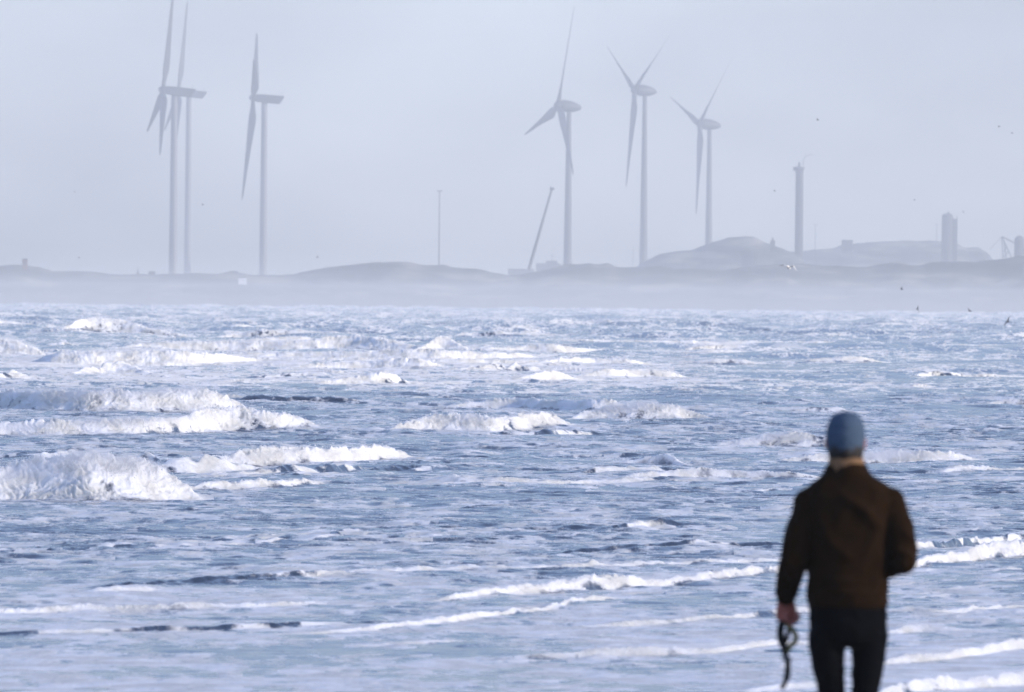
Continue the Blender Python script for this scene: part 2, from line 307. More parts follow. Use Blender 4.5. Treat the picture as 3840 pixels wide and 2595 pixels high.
# ------------------------------------------------------------------ the sea
# Breaking and unbroken waves: control points (x, y of the foot line, height) in the
# 2324 px wide view of the photo, which become world distances and metre heights.
K = 3840.0 / 2324.0
RIDGES = [
    # near the beach: small bores, dark fronts and white swash lines
    (0.15, [(-60,1446,12),(0,1446,14),(400,1436,16),(700,1427,15),(830,1420,6),(900,1416,0)]),
    (1.0,  [(560,1452,0),(700,1444,6),(850,1434,12),(1000,1420,15),(1120,1404,16),(1200,1392,12),(1280,1382,0)]),
    (1.0,  [(-60,1400,12),(0,1399,12),(150,1392,16),(400,1388,13),(600,1382,10),(715,1376,8),(730,1376,0)]),
    (0.1,  [(160,1336,0),(260,1334,10),(500,1326,15),(700,1318,16),(800,1312,8),(880,1308,0)]),
    (1.0,  [(720,1318,0),(800,1312,9),(1000,1306,9),(1200,1300,10),(1500,1288,9),(1780,1277,9),(1900,1272,9),(2100,1266,0)]),
    (0.85, [(180,1350,0),(230,1350,12),(320,1346,18),(370,1344,0)]),
    (1.0,  [(960,1372,0),(1040,1366,14),(1150,1354,26),(1280,1346,30),(1400,1338,26),(1560,1326,22),(1700,1314,20),(1790,1306,16),(2000,1290,14),(2100,1285,0)]),
    (1.0,  [(960,1416,0),(1060,1408,6),(1220,1392,10),(1300,1375,12),(1380,1366,8),(1410,1364,0)]),
    (0.9,  [(760,1474,0),(860,1470,5),(1000,1463,8),(1030,1460,5),(1045,1460,0)]),
    # (0.30, [(-60,1256,22),(0,1254,24),(250,1246,26),(450,1236,30),(700,1228,34),(800,1224,22),(950,1218,10),(1100,1216,8),(1400,1214,0)]),
    # (0.12, [(-60,1284,8),(0,1283,9),(200,1283,12),(420,1276,16),(540,1274,14),(700,1276,6),(800,1276,0)]),
    (0.05, [(1150,1262,0),(1300,1258,8),(1500,1252,12),(1650,1248,14),(1800,1244,12),(1900,1244,10),(2000,1244,0)]),
    (0.0,  [(1360,1210,0),(1430,1208,14),(1490,1206,18),(1560,1204,8),(1600,1203,0)]),
    (0.95, [(2010,1300,0),(2060,1296,16),(2160,1284,26),(2260,1272,32),(2400,1262,34)]),
    (0.1,  [(1990,1262,0),(2060,1258,16),(2150,1250,22),(2250,1240,20),(2400,1232,18)]),
    (0.75, [(1980,1400,0),(2050,1398,16),(2120,1400,12),(2200,1396,10),(2300,1386,12),(2400,1380,12)]),
    (0.75, [(1990,1440,0),(2030,1440,18),(2080,1436,22),(2150,1436,10),(2200,1436,0)]),
    (0.9,  [(1960,1590,0),(2040,1580,26),(2150,1568,34),(2260,1560,34),(2400,1552,30)]),
    (0.8,  [(1980,1512,0),(2040,1508,20),(2150,1500,26),(2220,1490,22),(2400,1470,22)]),
    (0.75, [(1080,1500,0),(1200,1500,14),(1380,1496,20),(1500,1492,24),(1620,1486,22),(1760,1470,20),(1900,1460,0)]),
    (0.7,  [(1260,1428,0),(1400,1424,12),(1500,1420,14),(1640,1412,12),(1800,1400,18),(1900,1396,0)]),
    (0.7,  [(1620,1580,0),(1700,1575,14),(1820,1568,20),(1960,1562,0)]),
    # the surf zone
    (1.1,  [(-80,1140,70),(0,1140,74),(80,1140,88),(200,1142,100),(300,1140,92),(360,1138,70),(410,1135,42),(450,1134,8),(470,1134,0)]),
    (0.95, [(410,1122,0),(450,1120,14),(560,1116,15),(660,1112,13),(700,1108,16),(740,1106,0)]),
    (0.35, [(60,1060,0),(90,1056,22),(125,1052,40),(170,1050,30),(230,1052,14),(290,1056,14),(330,1056,24),(370,1058,8),(390,1060,0)]),
    (0.30, [(330,1080,0),(380,1080,34),(420,1080,46),(450,1078,40),(500,1076,26),(560,1072,10),(600,1070,0)]),
    (1.05, [(400,1080,0),(440,1076,12),(520,1070,28),(640,1066,36),(720,1062,34),(780,1054,28),(860,1044,24),(920,1040,14),(950,1038,0)]),
    (0.0,  [(460,1092,0),(600,1086,14),(740,1078,16),(860,1066,14),(960,1060,0)]),
    (0.55, [(860,1102,0),(940,1102,12),(1060,1104,14),(1150,1104,12),(1250,1102,12),(1340,1098,10),(1450,1096,10),(1560,1092,0)]),
    (0.75, [(1400,1094,0),(1450,1094,16),(1540,1092,22),(1600,1090,22),(1700,1088,18),(1800,1088,14),(1900,1086,0)]),
    (0.05, [(1250,1078,0),(1330,1076,10),(1450,1072,16),(1540,1070,14),(1600,1070,0)]),
    (0.9,  [(1740,1054,0),(1820,1052,14),(1900,1050,20),(2000,1050,26),(2100,1050,22),(2180,1048,14),(2230,1046,0)]),
    (0.9,  [(1400,1056,0),(1440,1056,10),(1490,1056,20),(1530,1058,20),(1550,1060,0)]),
    (0.9,  [(2110,1082,0),(2160,1080,8),(2240,1078,8),(2330,1074,8)]),
    (1.0,  [(-80,1000,20),(0,998,24),(120,998,30),(230,996,36),(330,994,36),(400,986,34),(470,978,44),(540,974,46),(620,972,30),(690,968,16),(730,968,0)]),
    (1.0,  [(870,988,0),(920,986,14),(980,984,34),(1060,984,38),(1120,984,28),(1180,978,30),(1260,972,20),(1300,970,0)]),
    (0.0,  [(1080,1000,0),(1140,998,12),(1240,996,16),(1340,988,14),(1420,984,0)]),
    (1.15, [(1280,956,0),(1320,954,14),(1380,954,34),(1450,955,40),(1520,954,34),(1580,952,22),(1610,952,0)]),
    (1.0,  [(1000,928,0),(1080,926,14),(1180,926,18),(1260,934,16),(1340,940,24),(1400,940,22),(1440,936,0)]),
    (1.05, [(-80,930,36),(0,932,40),(80,938,44),(200,942,44),(320,940,46),(420,936,56),(480,934,48),(530,930,24),(570,928,0)]),
    (1.1,  [(200,908,0),(230,908,16),(262,908,28),(280,908,12),(300,908,0)]),
    (0.05, [(520,920,0),(560,918,12),(680,918,14),(780,918,8),(840,916,0)]),
    (0.05, [(900,918,0),(960,916,14),(1040,914,10),(1100,914,0)]),
    (0.8,  [(1600,1020,0),(1650,1020,14),(1720,1020,28),(1800,1020,34),(1860,1020,26),(1920,1020,0)]),
    (0.15, [(1800,938,0),(1840,938,12),(1900,938,12),(1960,938,0)]),
    (0.8,  [(700,884,0),(760,884,12),(820,884,20),(870,884,28),(910,880,16),(950,880,0)]),
    (0.75, [(1160,874,0),(1200,874,16),(1260,872,22),(1300,870,8),(1320,870,0)]),
    (0.75, [(1300,868,0),(1380,868,20),(1450,866,26),(1520,866,20),(1600,864,0)]),
    (0.7,  [(2070,864,0),(2110,862,18),(2180,860,14),(2260,858,12),(2400,858,12)]),
    (0.8,  [(2230,920,0),(2270,918,12),(2330,918,14),(2400,918,14)]),
    (0.1,  [(150,856,0),(190,854,14),(240,853,32),(280,853,28),(330,855,10),(380,856,0)]),
    (0.1,  [(-80,862,16),(0,862,20),(60,860,14),(100,860,0)]),
    (0.05, [(960,846,0),(1040,846,14),(1140,844,18),(1220,842,12),(1280,842,0)]),
    (0.1,  [(560,860,0),(620,859,10),(700,859,14),(760,860,0)]),
    # the bright far surf
    (1.2,  [(-80,806,44),(0,806,42),(50,808,34),(90,808,18),(115,808,0)]),
    (1.2,  [(60,824,0),(120,830,26),(200,832,34),(300,832,34),(420,832,30),(500,828,20),(560,824,8),(600,822,0)]),
    (1.2,  [(270,796,0),(320,796,16),(420,797,22),(560,798,22),(700,800,24),(800,800,32),(860,804,34),(920,806,24),(960,806,0)]),
    (1.2,  [(440,818,0),(540,817,14),(680,818,16),(800,820,18),(900,822,20),(1000,824,22),(1080,822,16),(1160,820,14),(1260,816,0)]),
    (1.2,  [(930,806,0),(975,804,18),(1003,803,46),(1020,803,28),(1045,804,10),(1080,804,0)]),
    (1.15, [(640,838,0),(720,838,12),(840,838,20),(920,840,24),(980,840,14),(1010,838,0)]),
    (1.15, [(1020,812,0),(1100,810,12),(1200,808,14),(1250,810,20),(1320,808,10),(1400,806,10),(1560,806,10),(1640,806,12),(1800,806,9),(2000,806,8),(2240,806,7),(2300,806,0)]),
    (1.1,  [(1180,838,0),(1240,836,10),(1340,832,14),(1420,832,12),(1500,830,0)]),
    (1.1,  [(1560,824,0),(1610,826,10),(1680,826,10),(1720,826,0)]),
    (1.0,  [(1800,828,0),(1860,828,9),(1960,828,10),(2010,826,0)]),
    (1.15, [(-80,786,7),(0,786,9),(200,784,8),(420,786,10),(700,784,9),(1000,786,10),(1250,788,6),(1320,788,0)]),
    (1.15, [(300,826,0),(380,827,8),(600,828,7),(900,830,9),(1200,828,7),(1400,826,0)]),
    (1.0,  [(1250,790,0),(1350,790,6),(1700,789,7),(2000,790,5),(2330,790,6)]),
    (1.0,  [(-80,758,8),(0,758,9),(250,756,8),(500,758,10),(760,757,6),(820,757,0)]),
    (1.0,  [(-80,906,6),(0,906,8),(220,905,6),(420,902,8),(620,904,5),(700,904,0)]),
    (0.75, [(1540,800,0),(1575,799,20),(1620,798,26),(1680,797,26),(1710,798,14),(1730,799,0)]),
    (0.8,  [(1720,800,0),(1760,800,22),(1820,800,16),(1870,800,0)]),
    (0.9,  [(140,768,0),(190,764,20),(260,764,26),(330,768,22),(420,772,14),(470,772,0)]),
    (0.8,  [(-80,746,12),(0,744,14),(60,744,12),(110,744,0)]),
    (0.8,  [(460,772,0),(540,768,16),(700,770,18),(800,772,10),(900,770,0)]),
    (0.6,  [(960,776,0),(1060,770,12),(1200,772,12),(1350,774,10),(1500,774,0)]),
    (0.5,  [(1700,760,0),(1800,762,10),(1950,762,8),(2100,766,10),(2300,764,0)]),
]
def ridge_fn(pts):
    A, D, H = [], [], []
    dm = float(np.mean([on_water(x * K, y * K)[1] for x, y, h in pts])); kk = min(1.0, (120.0 / dm)) ** 1.6
    for x, y, h in pts:
        wx, wy = on_water(x * K, y * K)
        A.append(wx / wy); D.append(dm + (wy - dm) * kk); H.append(h * K * wy / FPX)
    return np.array(A), np.array(D), np.array(H)
# cubic-ish smooth interpolation: sample finely, then blur
AG = np.linspace(-0.075, 0.075, 3001)
RD = []
for foam, pts in RIDGES:
    A, D, H = ridge_fn(pts)
    d = np.interp(AG, A, D); h = np.interp(AG, A, H, left=H[0] if H[0] > 0 else 0, right=H[-1] if H[-1] > 0 else 0)
    k = np.hanning(61); k /= k.sum()
    d = np.convolve(np.pad(d, 30, 'edge'), k, 'valid'); h = np.convolve(np.pad(h, 30, 'edge'), k, 'valid')
    RD.append((foam, d, h))

_r = np.random.RandomState(21)
def add_wave(fo_, pts, ks=31):
    A, D, H = ridge_fn(pts)
    d = np.interp(AG, A, D); h = np.interp(AG, A, H, left=0, right=0)
    k = np.hanning(ks); k /= k.sum(); q = ks // 2
    RD.append((fo_, np.convolve(np.pad(d, q, 'edge'), k, 'valid'), np.convolve(np.pad(h, q, 'edge'), k, 'valid')))
N_MAIN = len(RD)
def band(x0, y0, x1, y1, thick, n, hp, Lr, foamp):
    "many short wavelets scattered along a line"
    for i in range(n):
        u = _r.rand(); xx = x0 + (x1 - x0) * u; yy = y0 + (y1 - y0) * u + thick * (_r.rand() - .5) * (0.3 + 0.7 * math.sin(math.pi * u))
        L_ = Lr * 1.5 * (0.3 + _r.rand()); h_ = hp * 0.62 * (0.5 + 0.7 * _r.rand()); sl = (y1 - y0) / (x1 - x0)
        fo_ = (0.75 + 0.2 * _r.rand()) if _r.rand() < foamp else 0.04
        add_wave(fo_, [(xx - L_, yy - L_ * sl, 0), (xx - L_ * .35, yy - L_ * sl * .35 + _r.randn() * .8, h_ * .7), (xx + L_ * .2, yy + L_ * sl * .2, h_), (xx + L_, yy + L_ * sl, 0)], 15)
band(-40, 1258, 850, 1214, 22, 90, 9, 55, 0.22)
band(-40, 1284, 760, 1272, 10, 34, 8, 70, 0.08)
band(-40, 1300, 700, 1290, 16, 26, 5, 50, 0.10)
band(760, 1222, 1800, 1212, 22, 40, 6, 45, 0.25)
band(1200, 1262, 2330, 1236, 26, 60, 8, 60, 0.12)
band(200, 1334, 860, 1312, 8, 22, 8, 60, 0.05)
band(-40, 1446, 860, 1420, 8, 30, 9, 60, 0.06)
band(900, 1108, 2330, 1092, 26, 60, 8, 60, 0.30)
band(440, 1092, 1000, 1060, 22, 30, 9, 55, 0.10)
band(-40, 1190, 2330, 1160, 60, 110, 5, 40, 0.35)
band(-40, 1034, 2330, 1024, 46, 110, 6, 45, 0.35)
band(-40, 960, 2330, 970, 60, 130, 6, 45, 0.40)
band(560, 920, 2330, 912, 40, 110, 6, 50, 0.40)
band(-40, 880, 2330, 886, 40, 130, 6, 50, 0.40)
band(-40, 850, 2330, 850, 26, 90, 7, 50, 0.45)
band(-40, 806, 1400, 812, 50, 60, 9, 60, 0.85)
band(1300, 812, 2330, 812, 26, 50, 6, 70, 0.75)
band(-40, 760, 2330, 764, 44, 90, 8, 70, 0.55)
band(-40, 726, 2330, 736, 26, 70, 6, 70, 0.45)
band(-40, 1380, 1900, 1340, 50, 90, 5, 45, 0.45)
band(-40, 1480, 1900, 1450, 60, 80, 6, 45, 0.45)
band(-40, 1550, 2340, 1540, 50, 70, 7, 45, 0.5)
band(2050, 1250, 2340, 1240, 26, 30, 7, 40, 0.15)
band(2050, 1400, 2340, 1390, 60, 40, 7, 40, 0.5)
band(1900, 1340, 2340, 1320, 60, 30, 9, 40, 0.8)
band(1150, 1500, 2340, 1480, 60, 40, 10, 60, 0.75)
for i in range(250):
    yy = 722 + 640 * _r.rand() ** 1.25 if i < 200 else 712 + 75 * _r.rand(); xx = -60 + 2440 * _r.rand()
    dist = on_water(1920, yy * K)[1]
    L_ = (18 + 90 * _r.rand() ** 2) * (1.0 + 0.6 * (yy > 1000)); hp = (2.5 + 6 * _r.rand() ** 2) * (1.0 if yy < 1150 else 0.7)
    if yy < 780: hp *= 1.2; L_ *= 1.6
    fo_ = (1.0 if _r.rand() < 0.45 else 0.1 * _r.rand()) if yy < 1200 else (0.8 if _r.rand() < 0.25 else 0.05)
    if yy < 780 and fo_ > 0.5: fo_ = 0.72
    sl = -0.02 * L_ + 3 * _r.randn()
    pts = [(xx - L_, yy - sl * .5, 0), (xx - L_ * .4, yy - sl * .3 + _r.randn(), hp * .6), (xx, yy, hp), (xx + L_ * .5, yy + sl * .3 + _r.randn(), hp * .5), (xx + L_, yy + sl * .5, 0)]
    A, D, H = ridge_fn(pts)
    d = np.interp(AG, A, D); h = np.interp(AG, A, H, left=0, right=0)
    k = np.hanning(31); k /= k.sum()
    RD.append((fo_, np.convolve(np.pad(d, 15, 'edge'), k, 'valid'), np.convolve(np.pad(h, 15, 'edge'), k, 'valid')))

def sea_height(X, Y, dd):
    "height and foam at world points; dd = local spacing for filtering. Returns z, foam"
    a = X / Y
    z = np.zeros_like(X); foam = np.zeros_like(X)
    # swell growing off the beach
    sw = sstep(95, 420, Y); crestf = 0
    z += sw * 0.16 * perlin(X / 9.0, Y / 11.0, 1) + sstep(250, 900, Y) * (0.75 * perlin(X / 13.0, Y / 24.0, 2) + 0.34 * (1 - 2.2 * np.abs(perlin(X / 7.5, Y / 12.0, 14))))
    for lam, amp, sd in ((4.0, 0.05, 3), (1.9, 0.030, 4), (0.95, 0.024, 5), (0.50, 0.019, 6), (0.27, 0.0135, 7), (0.14, 0.008, 8)):
        keep = np.clip((lam / dd - 2.0) / 2.0, 0, 1) * (0.30 + 0.70 * sstep(72, 125, Y)) * np.minimum(2.2, (np.maximum(Y, 133) / 133.0) ** 0.55)
        wob = 0.45 + 0.95 * sstep(-0.35, 0.4, perlin(X / 2.6, Y / 9.0, sd + 20)) if lam < 1 else 1.0
        q = perlin(X / lam * 0.75 + 0.3 * z, Y / lam * 0.9, sd)
        if lam < 3: q = 1 - 2.2 * np.abs(q)      # sharp crests
        if lam in (0.50, 0.27): crestf = crestf + keep * sstep(0.5, 0.95, q)
        z += 0.76 * amp * keep * wob * q
    # foam floating on the water: patches and torn streaks
    big = fbm(X / 5.5, Y / 14.0, 31, 3)
    fine = fbm(X / 0.8, Y / 2.6, 41, 3)
    foam += 0.36 + 0.18 * big + 0.28 * fine + 0.10 * crestf
    near = 1 - sstep(75, 112, Y)
    foam += sstep(420, 1400, Y) * (0.12 + 0.26 * fbm(X / 11.0, Y / 30.0, 15, 3))
    foam += 0.42 * sstep(290, 340, Y) * (1 - sstep(430, 560, Y)) * (1 - sstep(0.004, 0.024, a)) * (0.7 + 0.9 * perlin(X / 6.0, Y / 12.0, 16))
    foam += near * (0.17 + 0.10 * fbm(X / 0.9, Y / 3.5, 46, 3) + 0.24 * perlin(X / 2.4, Y / 5.5, 48)) + 0.16 * near * sstep(0.0, 0.04, a) * (1 - sstep(78, 96, Y))
    # breaking waves
    wig = perlin(X / 1.3, Y / 40.0, 51) * 0.20 + perlin(X / 0.30, Y / 40.0, 52) * 0.04
    amin, amax = a.min(0), a.max(0); z_, foam_, X_, Y_, a_, wig_, fine_ = z, foam, X, Y, a, wig, fine; zr_ = np.zeros_like(z)
    for f, d, h in sorted(RD, key=lambda r_: r_[0] >= 0.7):
        nz = np.nonzero(h > 0.002)[0]
        if not len(nz): continue
        cols = np.nonzero((amax >= AG[nz[0]]) & (amin <= AG[nz[-1]]))[0]
        if not len(cols): continue
        c0, c1 = cols[0], cols[-1] + 1; hm = h.max()
        y0 = d[nz].min() - 2 - hm * 3 ; y1 = d[nz].max() + 4 + 20 * hm
        rws = np.nonzero((Y_[:, c0:c1].max(1) >= y0) & (Y_[:, c0:c1].min(1) <= y1))[0]
        if not len(rws): continue
        sl = (slice(rws[0], rws[-1] + 1), slice(c0, c1))
        zr = zr_[sl]; z, foam, X, Y, a, wig, fine = z_[sl], foam_[sl], X_[sl], Y_[sl], a_[sl], wig_[sl], fine_[sl]
        D0 = np.interp(a, AG, d).astype(np.float32); H = np.interp(a, AG, h).astype(np.float32)
        if f < 0.7 or D0.mean() < 120: H = H * np.clip(0.92 + (0.42 if f < 0.7 else 0.36) * fbm(X / 0.55, Y / 60.0, 71, 3), 0.4, 1.5)
        if f < 0.7: H = H * (1 - 0.5 * sstep(500, 900, D0)) * (1 - 0.3 * (1 - sstep(105, 125, D0)))
        else: H = H * (1 - 0.22 * (1 - sstep(105, 125, D0)))
        m = H > 0.002
        wf = (2.6 * H + 0.05 + H * 2.2 * sstep(115, 160, D0)) if f < 0.7 else (3.4 * H + 0.08); wb = 7.0 * H + 0.8
        t = Y - D0 + wig * (0.35 + 0.8 * H)
        m &= (t > -0.6) & (t < wf + wb * 2.0 + 4.0)
        if not m.any(): continue
        tm, Hm, wfm, wbm = t[m], H[m], wf[m], wb[m]
        up = sstep(0, 1, tm / wfm); dn = np.exp(-np.clip(tm - wfm, 0, None) / wbm * 1.6)
        p = up * dn
        fr = sstep(-0.15, 0.25, tm / wfm) * (1 - sstep(0.0, 0.5 if f < 0.8 else (1.0 if f < 1.1 else 2.0), (tm - wfm) / wbm))
        xm = X[m]; sc_ = (D0[m] / 140.0) ** 0.6
        arc = tm * 0.9 / sc_ + 0.35 * perlin(xm / 0.5, tm / 0.6, 66); xs_ = xm / sc_ + 0.10 * perlin(xm / 0.22, tm / 0.3, 67)
        L = (1 - np.abs(perlin(xs_ / 0.24 + arc, arc / 0.26, 61)) * 2.3) * 0.36 + (1 - np.abs(perlin(xs_ / 0.11 - arc, arc / 0.12, 62)) * 2.3) * 0.34 \
            + perlin(xs_ / 0.05, arc / 0.06, 63) * 0.42 + perlin(xs_ / 0.9, arc / 1.4, 65) * 0.35
        ff = min(f, 1.0)
        if f >= 0.7:
            tr_ = np.exp(-np.clip(tm - wfm, 0, None) / (1.5 + 5 * Hm)) * sstep(-0.05, 0.3, tm / wfm)
            foam[m] += 0.20 * f * tr_ * np.minimum(1, Hm / 0.03)
        amp = 0.34 * np.minimum(Hm, 0.12) + 0.075 * np.clip(Hm - 0.12, 0, 0.9)
        zr[m] = np.maximum(zr[m], Hm * p * 0.92 + ff ** 2 * fr * amp * (0.55 + 1.1 * p ** 4) * (1 - 0.35 * sstep(200, 500, D0[m])) * (L + 0.1))
        foam[m] = np.maximum(foam[m], fr * (0.50 * f + 0.36 * f * p + 0.26 * (L + fine[m])) + (1 - fr) * foam[m]) if f >= 0.7 else \
            foam[m] * (1 - (0.55 - 0.35 * sstep(115, 160, D0[m])) * fr * (1 - sstep(0.55, 0.8, foam[m])) * np.minimum(1, Hm / 0.02)) + fr * (f * (0.8 + 0.8 * fine[m]) + 0.42 * sstep(0.0, 0.6, fine[m] + 0.5 * perlin(X[m] / 0.22, Y[m] / 0.5, 77)))
    z_ += zr_
    return z_, foam_

def build_sea():
    DMIN, DMAX = 62.0, 3350.0
    na_in, na_out = 1180, 44
    ain = np.linspace(-0.0462, 0.0462, na_in)
    dg = np.exp(np.linspace(math.log(DMIN), math.log(DMAX), 5000))
    base = 1.0 / np.maximum(np.minimum(dg ** 2 / 28444 * 0.38, np.maximum((0.00048 + 0.0008 * sstep(220, 480, dg)) * dg, (dg / 900.0) ** 3 * 1.2)), 0.02)
    NR = 4200
    rows = np.empty((NR, na_in), np.float64)
    q = np.linspace(0, 1, NR)
    stepg = np.diff(dg, prepend=dg[0])
    hd = [(np.interp(ain, AG, d), np.interp(ain, AG, h)) for f, d, h in RD[:N_MAIN]]
    for j in range(na_in):
        rho = base.copy()
        for d, h in hd:
            H = h[j]
            if H < 0.004: continue
            d0 = d[j]; wf = 3.2 * H + 0.06; n = H / d0 * 11378 * 1.6 + 2
            i0, i1 = np.searchsorted(dg, (d0 - 0.4 * wf - 0.25, d0 + 1.6 * wf + 0.4)); i1 = max(i1, i0 + 2)
            rho[i0:i1] += n / (dg[min(i1, 4999)] - dg[i0])
        # smooth
        c = np.cumsum(rho * stepg); c = (c - c[0]) / (c[-1] - c[0])
        rows[:, j] = np.interp(q, c, dg)
    # smooth across columns so that rows stay neighbourly
    k = np.hanning(15); k /= k.sum()
    rp = np.pad(rows, ((0, 0), (7, 7)), 'edge')
    rows = sum(k[i] * rp[:, i:i + na_in] for i in range(15))
    X = rows * ain[None, :]
    # side margins
    ext = np.linspace(0, 1, na_out + 1)[1:] ** 1.3
    def side(col, sgn):
        yy = rows[:, col][:, None]; x0 = X[:, col][:, None]
        return x0 + sgn * ext[None, :] * (yy * 0.012 + 3.0), np.repeat(yy, na_out, 1)
    xl, yl = side(0, -1); xr, yr = side(-1, 1)
    X = np.concatenate([xl[:, ::-1], X, xr], 1); Y = np.concatenate([yl[:, ::-1], rows, yr], 1)
    dd = np.gradient(Y, axis=0)
    X = X.astype(np.float32); Y = Y.astype(np.float32); dd = np.maximum(dd, 0.02).astype(np.float32)
    Z, F = sea_height(X, Y, dd)
    edge = sstep(3050, 3320, Y) ; Z = Z * (1 - edge)
    nr, nc = X.shape
    co = np.stack([X, Y, Z], -1).reshape(-1, 3).astype(np.float32)
    idx = np.arange(nr * nc, dtype=np.int32).reshape(nr, nc)
    quads = np.stack([idx[:-1, :-1], idx[:-1, 1:], idx[1:, 1:], idx[1:, :-1]], -1).reshape(-1, 4)
    me = bpy.data.meshes.new('water')
    me.vertices.add(len(co)); me.vertices.foreach_set('co', co.ravel())
    me.loops.add(quads.size); me.loops.foreach_set('vertex_index', quads.ravel())
    me.polygons.add(len(quads)); me.polygons.foreach_set('loop_start', np.arange(0, quads.size, 4, dtype=np.int32))
    me.update(calc_edges=True)
    at_ = me.attributes.new('foam', 'FLOAT', 'POINT'); at_.data.foreach_set('value', F.astype(np.float32).ravel())
    me.shade_smooth()
    o = link('water', me, M['sea']); tag(o, kind='structure')
    return X, Y, Z, F
SX, SY, SZ, SF = build_sea()

# the wide sheet of sea beyond the detailed water on both sides
mb = MB(); mb.add([(-4000, 60, -0.45), (4000, 60, -0.45), (4000, 3360, -0.45), (-4000, 3360, -0.45)], [(0, 1, 2, 3)])
o = mb.build('water', M['sea']); tag(o, kind='structure')
fa = o.data.attributes.new('foam', 'FLOAT', 'POINT'); fa.data.foreach_set('value', [0.4] * 4)

# sand: the near beach under the walker
PXZ = at(3170, 3318, 43.3).z
def near_beach():
    xs = np.linspace(-60, 60, 81); ys = np.concatenate([np.linspace(-60, 30, 20), np.linspace(31, 76, 60)])
    X, Y = np.meshgrid(xs, ys)
    Z = np.interp(Y, [-60, 0, 43.3, 62, 76], [1.4, 0.9, PXZ, 0.02, -0.6]) + 0.012 * perlin(X / 1.3, Y / 1.3, 80) * (abs(Y - 43.3) > 1.5)
    nr, nc = X.shape; v = np.stack([X, Y, Z], -1).reshape(-1, 3)
    f = [(i * nc + j, i * nc + j + 1, (i + 1) * nc + j + 1, (i + 1) * nc + j) for i in range(nr - 1) for j in range(nc - 1)]
    me = bpy.data.meshes.new('beach'); me.from_pydata(v.tolist(), [], f); me.shade_smooth()
    tag(link('beach', me, M['sand']), kind='structure')
near_beach()

# spray thrown up from the breakers
def spray():
    rng = np.random.RandomState(5)
    sel = (SF > 0.9) & (SZ > 0.10) & (SY > 105) & (SY < 1100) & (np.abs(SX / SY) < 0.05)
    ii = np.argwhere(sel); w_ = (SZ[sel] / SY[sel]) ** 1.5; w_ = w_ / w_.sum()
    N = 42000
    pk = ii[rng.choice(len(ii), N, p=w_)]; x = SX[pk[:, 0], pk[:, 1]]; y = SY[pk[:, 0], pk[:, 1]]; z = SZ[pk[:, 0], pk[:, 1]]
    k = (y / 140.0); s = k * 0.0016 * np.exp(rng.randn(N) * 0.55)
    up = rng.exponential(0.022, N) * k ** 0.8
    cx = x + rng.randn(N) * 0.02 * k + up * 0.5; cy = y - 0.04 - rng.rand(N) * 0.25; cz = z + up
    T = np.array([(1, 0, -.5), (-1, 0, -.5), (0, 1, .3), (0, -.4, 1.2)])
    J = T[None] + rng.randn(N, 4, 3) * 0.35
    v = np.stack([cx, cy, cz], -1)[:, None, :] + J * s[:, None, None]
    F = np.array([(0, 1, 2), (0, 3, 1), (1, 3, 2), (2, 3, 0)])[None] + (np.arange(N) * 4)[:, None, None]
    me = bpy.data.meshes.new('sea_spray'); me.from_pydata(v.reshape(-1, 3).tolist(), [], F.reshape(-1, 3).tolist())
    m = simple('spray_white', (0.88, 0.88, 0.88), 0.8, 0.02, 5)
    tag(link('sea_spray', me, m), 'white drops of spray flying off the breaking waves', 'spray', kind='stuff')
spray()

# ------------------------------------------------------------------ far shore: dunes and hills
def ridge_land(name, crest, d, depth, front, zfoot=0.0, seed=0, rough=1.0, step=1.2, mat='dune', extend=True):
    "heightfield strip whose skyline follows the crest (photo pixels) at distance d"
    P = [at(x, y, d) for x, y in crest]; cx = [p.x for p in P]; cz = [p.z for p in P]
    x0, x1 = cx[0], cx[-1]
    if extend: x0 -= 260; x1 += 260
    xs = np.arange(x0, x1, step); ys = np.concatenate([np.linspace(d - front, d, 60), np.linspace(d, d + depth, 30)[1:]])
    X, Y = np.meshgrid(xs, ys)
    zc = np.interp(X, cx, cz)
    if extend:
        zc = zc + (perlin(X / 70, X * 0, seed + 5) * 4) * (np.clip(cx[0] - X, 0, 60) + np.clip(X - cx[-1], 0, 60)) / 60
    u = (Y - d) / np.where(Y < d, front, depth)
    prof = np.where(Y < d, sstep(-1.0, 0.0, u), 1 - 0.8 * sstep(0.1, 1.0, u))
    base = zfoot
    Z = base + (zc - base) * prof
    nz = fbm(X / 26, Y / 40, seed + 7, 4) * 2.2 * rough + fbm(X / 6, Y / 12, seed + 9, 2) * 0.7 * rough
    Z = Z + nz * np.where(Y < d, prof * (1 - prof) * 3.2 + 0.12 * prof, 0.15)
    Z += (perlin(X / 7.5, X * 0 + 3, seed + 11) * 0.45 + perlin(X / 2.2, Y / 4, seed + 12) * 0.3) * rough * sstep(-0.3, 0, u)
    nr, nc = X.shape; v = np.stack([X, Y, Z], -1).reshape(-1, 3)
    idx = np.arange(nr * nc).reshape(nr, nc)
    f = np.stack([idx[:-1, :-1], idx[:-1, 1:], idx[1:, 1:], idx[1:, :-1]], -1).reshape(-1, 4)
    me = bpy.data.meshes.new(name); me.from_pydata(v.tolist(), [], f.tolist()); me.shade_smooth()
    tag(link(name, me, M[mat]), kind='structure')
